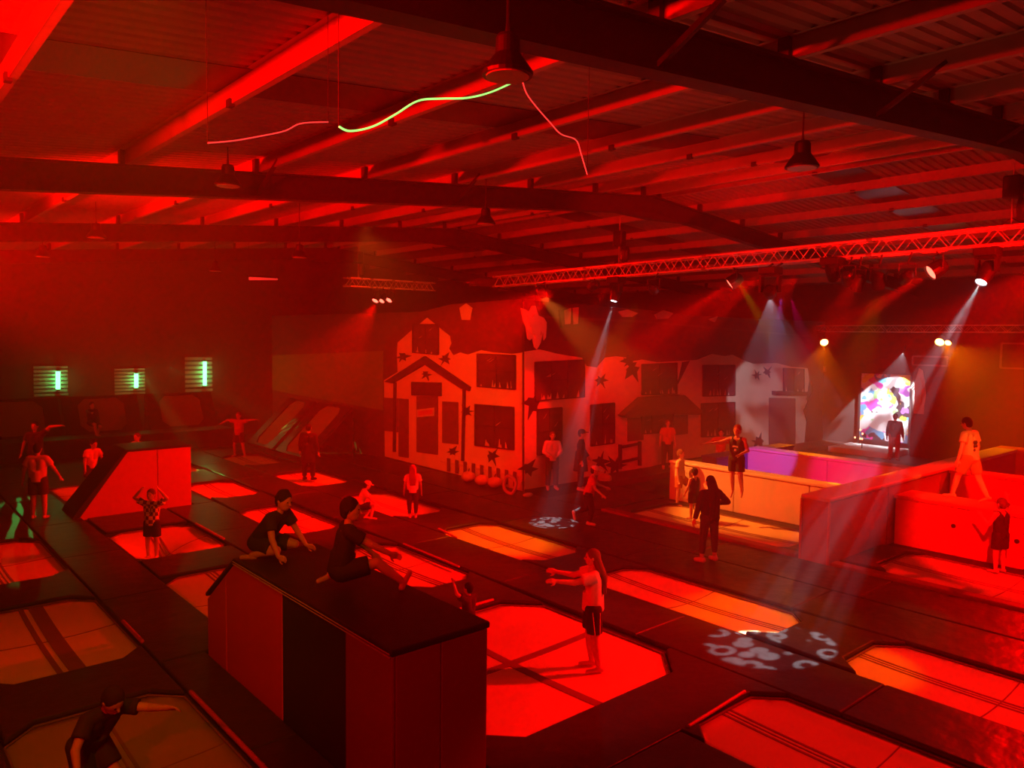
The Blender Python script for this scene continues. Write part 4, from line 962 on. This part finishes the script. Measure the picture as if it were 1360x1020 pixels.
        if h_ in ('long', 'verylong'):
            L = .16 if h_ == 'long' else .31
            for s_ in (-1, 0, 1):
                a = hc+HQ @ V((s_*.022*r*hk, -.028*r*hk, 0)); b = T(s_*.036, -.075, .285-.02); c_ = T(s_*.040, -.088, .30-L)
                bm.rcone(A_(a), .036*r*hk, A_(b), .036*r); bm.rcone(A_(b), .036*r, A_(c_), .020*r)
        if h_ == 'ponytail':
            a = hc+HQ @ V((0, -.058*r*hk, .02*r)); b = a+HQ @ V((.01*r, -.05*r, -.05*r)); bm.rcone(A_(a), .018*r, A_(b), .022*r); bm.rcone(A_(b), .022*r, A_(b+V((0, -.01*r, -.07*r))), .010*r)
        if h_ == 'wild':
            for k_ in range(9):
                a_ = -2.4+k_*.6; a = hc+HQ @ V((.04*r*math.sin(a_), -.03*r, .02*r)); bm.rcone(A_(a), .022*r, A_(a+HQ @ V((.05*r*math.sin(a_), -.02*r, -.03*r+.03*r*math.cos(a_)))), .012*r)
        fin(bm, 'hair', hair[1], vox)
    if cap:
        bm = MB(); bm.ell(A_(hc+HQ @ V((0, -.004*r, .028*r*hk))), (.055*r*hk, .064*r*hk, .050*r*hk), HQ); bm.ell(A_(hc+HQ @ V((0, .07*r*hk, .024*r*hk))), (.040*r, .050*r, .008*r), HQ)
        fin(bm, 'cap', cap, vox*.8)
    for s_ in (-1, 1):
        MB().ell(A_(hc+HQ @ V((s_*.019*r*hk, .052*r*hk, .006*r*hk))), (.008*r, .005*r, .005*r), HQ, 10, 6).build('eye', mat('dark eye', (.02, .015, .012), .2), t, smooth=True, local=True)
    MB().ell(A_(hc+HQ @ V((0, .053*r*hk, -.036*r*hk))), (.015*r, .005*r, .004*r), HQ, 10, 6).build('mouth', mat('lips', (.42, .14, .12), .5), t, smooth=True, local=True)
    if extra: extra(t, T, A_, J, r)
    return t
def pz_(u, v, z=0.0): q = atz(u, v, z); return q.x, q.y

# the girl on the big bed
def stripes(t, T, A_, J, r):
    for k in 'lr':
        bm = MB(); s_ = -1 if k == 'l' else 1
        a = J[k+'hip']; b = J[k+'hip']*.25+J[k+'knee']*.75
        for q in (-1, 1): bm.tube([A_(a+V((s_*.070*r, q*.030*r-.02*r, 0))), A_(b+V((s_*.070*r, q*.02*r-.02*r, 0)))], .006, 5)
        bm.build('side_stripe', c_white, t, local=True)
x, y = pz_(786, 890, -.12)
person('girl in a white top and striped dark shorts reaching forward on the large square bed', x, y, -.125, 272, 1.62, dict(ra=((.20, .92, -.38), (-.05, 1, .18)), la=((-.15, .95, -.25), (-.2, 1, .12)), ll=((-.05, -.06, -1), (0, -.16, -1)), rl=((.05, .10, -1), (.02, -.12, -1))), ('tee', c_white), ('shorts', c_black), ('long', c_hairn), child=False, vox=.011, extra=stripes)
x, y = pz_(941, 747)
person('woman with very long dark hair in black top and leggings on the walkway', x, y, 0, 336, 1.66, dict(ra=((.75, -.2, -.75), (-.45, .55, -.15)), la=((-.3, .05, -1), (-.25, .1, -1)), rl=((.10, .02, -1), (.04, 0, -1)), ll=((-.10, .05, -1), (-.05, -.02, -1))), ('long', c_black), ('leggings', c_dark), ('verylong', c_hairb), c_shoe, child=False, vox=.011, wide=1.06)
def backprint(t, T, A_, J, r):
    bm = MB()
    for q in range(9):
        a = -.032+.014*(q % 3)*1.6; b = .10+.045*(q//3)
        c = T(a+.012*math.sin(q*2.1), -.070, b); bm.ell(A_(c), (.026*r, .012*r, .024*r), None, 8, 5)
    bm.build('back_print', c_dark, t, smooth=True, local=True)
x, y = pz_(1290, 661, 1.0)
person('man in a pale yellow T-shirt with dark back print striding along the red wall', 17.45, 5.75, 1.0, 330, 1.74, dict(ll=((-.05, .46, -1), (0, .25, -1)), rl=((.05, -.30, -1), (0, -.55, -1), (0, 1, -.5)), la=((-.45, -.10, -1), (-.25, .15, -1)), ra=((.30, -.1, -1), (.15, .3, -1))), ('tee', c_yel), ('shorts', c_org), ('short', c_hairb), child=False, vox=.011, lean=(-4, 0, 0), head=(-12, 0, 0), extra=backprint)
x, y = pz_(1330, 760, -.1)
person('child in black top and shorts standing by the right red wall, hair flying', x-.15, y, -.09, 340, 1.40, dict(ra=((.6, .3, .2), (.2, .5, .9)), la=((-.3, .3, -.8), (0, .6, .5))), ('vest', c_black), ('shorts', c_black), ('wild', c_hairn))
def jersey(t, T, A_, J, r):
    bm = MB()
    for a, b, w_, h_ in ((-.030, .185, .012, .02), (-.008, .188, .012, .02), (.014, .188, .012, .02), (.034, .185, .010, .02), (0, .135, .018, .028)):
        c = T(a, .080, b); bm.box(*(A_(c)-V((w_*r*.8, .004, h_*r*.6))), *(A_(c)+V((w_*r*.8, .010, h_*r*.6))))
    bm.build('chest_lettering', c_white, t, local=True)
q = atx(977, 661, 15.9)
person('ginger boy in a black sports vest and shorts, jumping before the orange wall', q.x, q.y, .52, 215, 1.60, dict(ra=((.75, .55, -.35), (.55, .75, -.05)), la=((-.35, .1, -.9), (.35, .75, -.25)), ll=((-.08, .12, -1), (-.02, -.35, -1), (-.1, .6, -.8)), rl=((.03, .02, -1), (.02, -.20, -1), (.1, .5, -.9))), ('vest', c_black), ('shorts', c_black), ('short', c_hairr), vox=.010, extra=jersey)
x, y = pz_(902, 672, -.1)
person('person in a pale top stepping on the pale bed behind a smaller child', x, y, -.1, 120, 1.45, dict(ll=((-.1, .75, -.7), (0, -.1, -1)), rl=((.05, 0, -1), (0, -.1, -1))), ('tee', c_yel), ('shorts', c_org), ('short', c_hairn), vox=.013)
x, y = pz_(921, 690, -.1)
person('small dark haired child in a dark patterned top at the end of the pale bed', x, y, -.1, 330, 1.22, dict(la=((-.3, .1, -1), (-.1, .5, -1))), ('vest', c_navy), ('shorts', c_black), ('bushy', c_hairb), vox=.013)
x, y = pz_(781, 697)
person('child in red shirt and pale cap running right near the small light swirl', x, y, 0, 95, 1.36, dict(ll=((-.03, -.1, -1), (0, -.9, -.35), (0, .2, -1)), rl=((.03, .25, -1), (0, -.2, -1)), la=((-.2, .55, -.8), (0, .9, -.3)), ra=((.25, .3, -1), (.0, .7, -.6))), ('tee', c_red), ('trousers', c_black), ('short', c_hairb), c_shoe, lean=(-12, 0, 0), cap=c_white)
x, y = pz_(753, 649)
person('dark figure in cap and long coat standing in the leftmost white beam', x+.1, min(y, 15.2)-.25, 0, 100, 1.70, dict(la=((-.2, .2, -1), (.2, .5, -.6))), ('coat', c_navy), ('trousers', c_navy), ('short', c_hairb), c_shoe, child=False, cap=c_navy, vox=.014)
person('adult in a pale pink sweatshirt and dark trousers by the painted tall window', 15.0, 15.55, 0, 170, 1.62, dict(ra=((.3, .2, -.9), (-.5, .5, -.3)), la=((-.3, .2, -.9), (.5, .6, -.3))), ('long', c_white), ('trousers', c_dark), ('short', c_hairn), c_shoe, child=False, vox=.014)
q = aty(889, 622, 15.2)
person('person in a red T-shirt under the awning of the painted house', q.x, 15.3, .12, 180, 1.55, {}, ('tee', c_red), ('trousers', c_dark), ('short', c_hairn), c_shoe, child=False, vox=.014)
q = aty(957, 612, 14.2)
person('child in a red top with pale leggings behind the jumping boy', q.x, 14.2, TOPZ, 200, 1.45, dict(ra=((.8, .2, -.5), (.6, .5, -.2)), la=((-.6, .2, -.7), (-.3, .4, -.5)), ll=((-.25, 0, -1), (-.2, 0, -1)), rl=((.25, 0, -1), (.2, 0, -1))), ('tee', c_red), ('leggings', c_white), ('short', c_hairb), vox=.014)
x, y = pz_(548, 691, -.03)
person('long haired child in a white T-shirt and dark leggings seen from behind', x, y, 0, 352, 1.24, dict(ll=((-.05, 0, -1), (.05, .02, -1)), rl=((.04, 0, -1), (-.02, -.02, -1))), ('tee', c_white), ('leggings', c_dark), ('long', c_hairr), vox=.012)
x, y = pz_(478, 692)
person('child in a white shirt and cap crouching beside the red bed', x, y, 0, 70, 1.22, dict(ll=((-.2, .95, -.1), (0, -.5, -.9)), rl=((.3, .9, .15), (.1, -.2, -1)), la=((-.3, .3, -.9), (-.2, .3, -1)), ra=((.35, .6, -.7), (.2, .7, -.7))), ('tee', c_white), ('shorts', c_black), ('short', c_hairb), lean=(-18, 0, 0), cap=c_white, vox=.012)
# the two boys on the near block
x, y = pz_(346, 741, bh)
person('boy in black leaning forward on his hands at the sloping end of the block', x, y, bh, 105, 1.54, dict(ll=((-.30, .90, -.15), (.05, -.96, -.22), (0, -.95, -.1)), rl=((.30, .90, -.10), (-.05, -.96, -.25), (0, -.95, -.1)), la=((-.22, .45, -.9), (-.10, .55, -.85), (-.1, .95, -.25)), ra=((.28, .30, -.95), (.10, .45, -.9), (.1, .95, -.25))), ('tee', c_black), ('shorts', c_black), ('bushy', c_hairb), lean=(-38, 0, -6), head=(22, 0, -8), sk=skin2, vox=.010)
x, y = pz_(452, 786, bh)
person('boy in a black T-shirt seated with his back turned, holding his foot', x, y, bh, 62, 1.58, dict(rl=((.30, .92, .22), (.15, .75, -.62), (.1, .45, .85)), ll=((-.75, .55, -.12), (.55, -.80, -.10), (.3, -.8, -.1)), ra=((.35, .80, -.50), (.10, .85, -.50), (0, .9, -.4)), la=((-.30, .60, -.75), (.25, .65, -.65))), ('tee', c_black), ('shorts', c_black), ('bushy', c_hairb), lean=(-10, 0, -8), head=(6, 0, -22), sk=skin2, vox=.010)
x, y = pz_(622, 868, -.1)
person('small child with raised hand half hidden behind the near end of the block', x, y, -.13, 300, 1.0, dict(la=((-.6, .3, .6), (-.1, .3, 1)), ra=((.3, .1, -1), (.1, .3, -1))), ('tee', c_dark), ('shorts', c_dark), ('short', c_hairb), vox=.012)
person('child in a chequered shirt with hands on head on the sagging bed', 4.72, 16.7, -.38, 185, 1.42, dict(la=((-.75, .1, .45), (.65, .05, .75)), ra=((.75, .1, .45), (-.65, .05, .75)), ll=((-.06, 0, -1), (.04, -.02, -1)), rl=((.06, .0, -1), (.0, -.02, -1))), ('tee', c_chk), ('shorts', c_black), ('short', c_hairn), vox=.012)
x, y = pz_(410, 638, -.1)
person('dark hooded figure standing on the dull red bed by the side wall', x, y, -.1, 10, 1.68, {}, ('coat', c_black), ('trousers', c_black), ('short', c_hairb), c_black, child=False, wide=1.15, vox=.015)
x, y = pz_(318, 621, -.1)
person('child with both arms flung out jumping on the far red bed', x, y, .25, 190, 1.45, dict(la=((-1, .1, .25), (-1, .1, .1)), ra=((.9, .1, .15), (.8, .1, -.45)), ll=((-.2, .1, -1), (-.1, -.2, -1)), rl=((.2, .1, -1), (.1, -.2, -1))), ('tee', c_red), ('shorts', c_dark), ('short', c_hairn), vox=.014)
x, y = pz_(52, 690)
person('boy in a pale T-shirt walking away at the left edge with dark shorts', x, y, 0, 350, 1.72, dict(ra=((.5, .2, -.9), (.2, .5, -.7)), la=((-.4, 0, -1), (-.2, .2, -1))), ('tee', c_white), ('shorts', c_dark), ('short', c_hairb), child=False, vox=.013)
person('child reaching an arm over to the right behind the far block', 4.0, 24.8, 0, 170, 1.75, dict(la=((-.75, .1, .75), (-.95, .1, .1)), ra=((.4, 0, -1), (.2, .2, -1))), ('tee', c_dark), ('shorts', c_dark), ('short', c_hairb), vox=.014, child=False)
person('child in a pale top ducking low behind the far block', 4.95, 22.9, -.1, 120, 1.50, dict(la=((-.2, .4, -.9), (0, .6, -.6))), ('tee', c_yel), ('shorts', c_dark), ('short', c_hairb), vox=.014, lean=(-14, 0, 0))
person('dark clad child kneeling before the back wall trampoline', 6.55, 29.95, .62, 120, 1.45, dict(ll=((-.1, .9, -.4), (0, -.6, -.8)), rl=((.1, .95, -.1), (0, .2, -1)), ra=((.3, .8, -.2), (.1, .9, .1))), ('long', c_black), ('shorts', c_black), ('short', c_hairb), vox=.014)
person('small child in red behind the middle of the far block top', 6.35, 23.7, -.1, 200, 1.46, dict(la=((-.5, .3, -.6), (.2, .6, -.2)), ra=((.5, .3, -.6), (-.2, .6, -.2))), ('tee', c_red), ('shorts', c_red), ('short', c_hairn), vox=.014)
q = atx(1187, 606, 28.8)
person('dark figure in red trousers standing before the colourful panel', q.x, q.y, TOPZ, 40, 1.70, {}, ('long', c_dark), ('trousers', c_red), ('short', c_hairb), child=False, vox=.016)
# the dark haired jumper in the near left corner
x, y = pz_(118, 1085, -.1)
person('dark haired person in the near left corner bending on the dim bed, one arm out', x, y, -.12, 120, 1.50, dict(ra=((.6, .3, -.75), (.2, .5, -.8)), la=((-.55, .75, -.10), (-.2, 1, .15)), ll=((-.1, .7, -.8), (0, -.4, -1)), rl=((.1, .5, -.9), (0, -.4, -1))), ('tee', c_black), ('shorts', c_black), ('short', c_hairb), lean=(-38, 0, 0), sk=skin2, vox=.011)
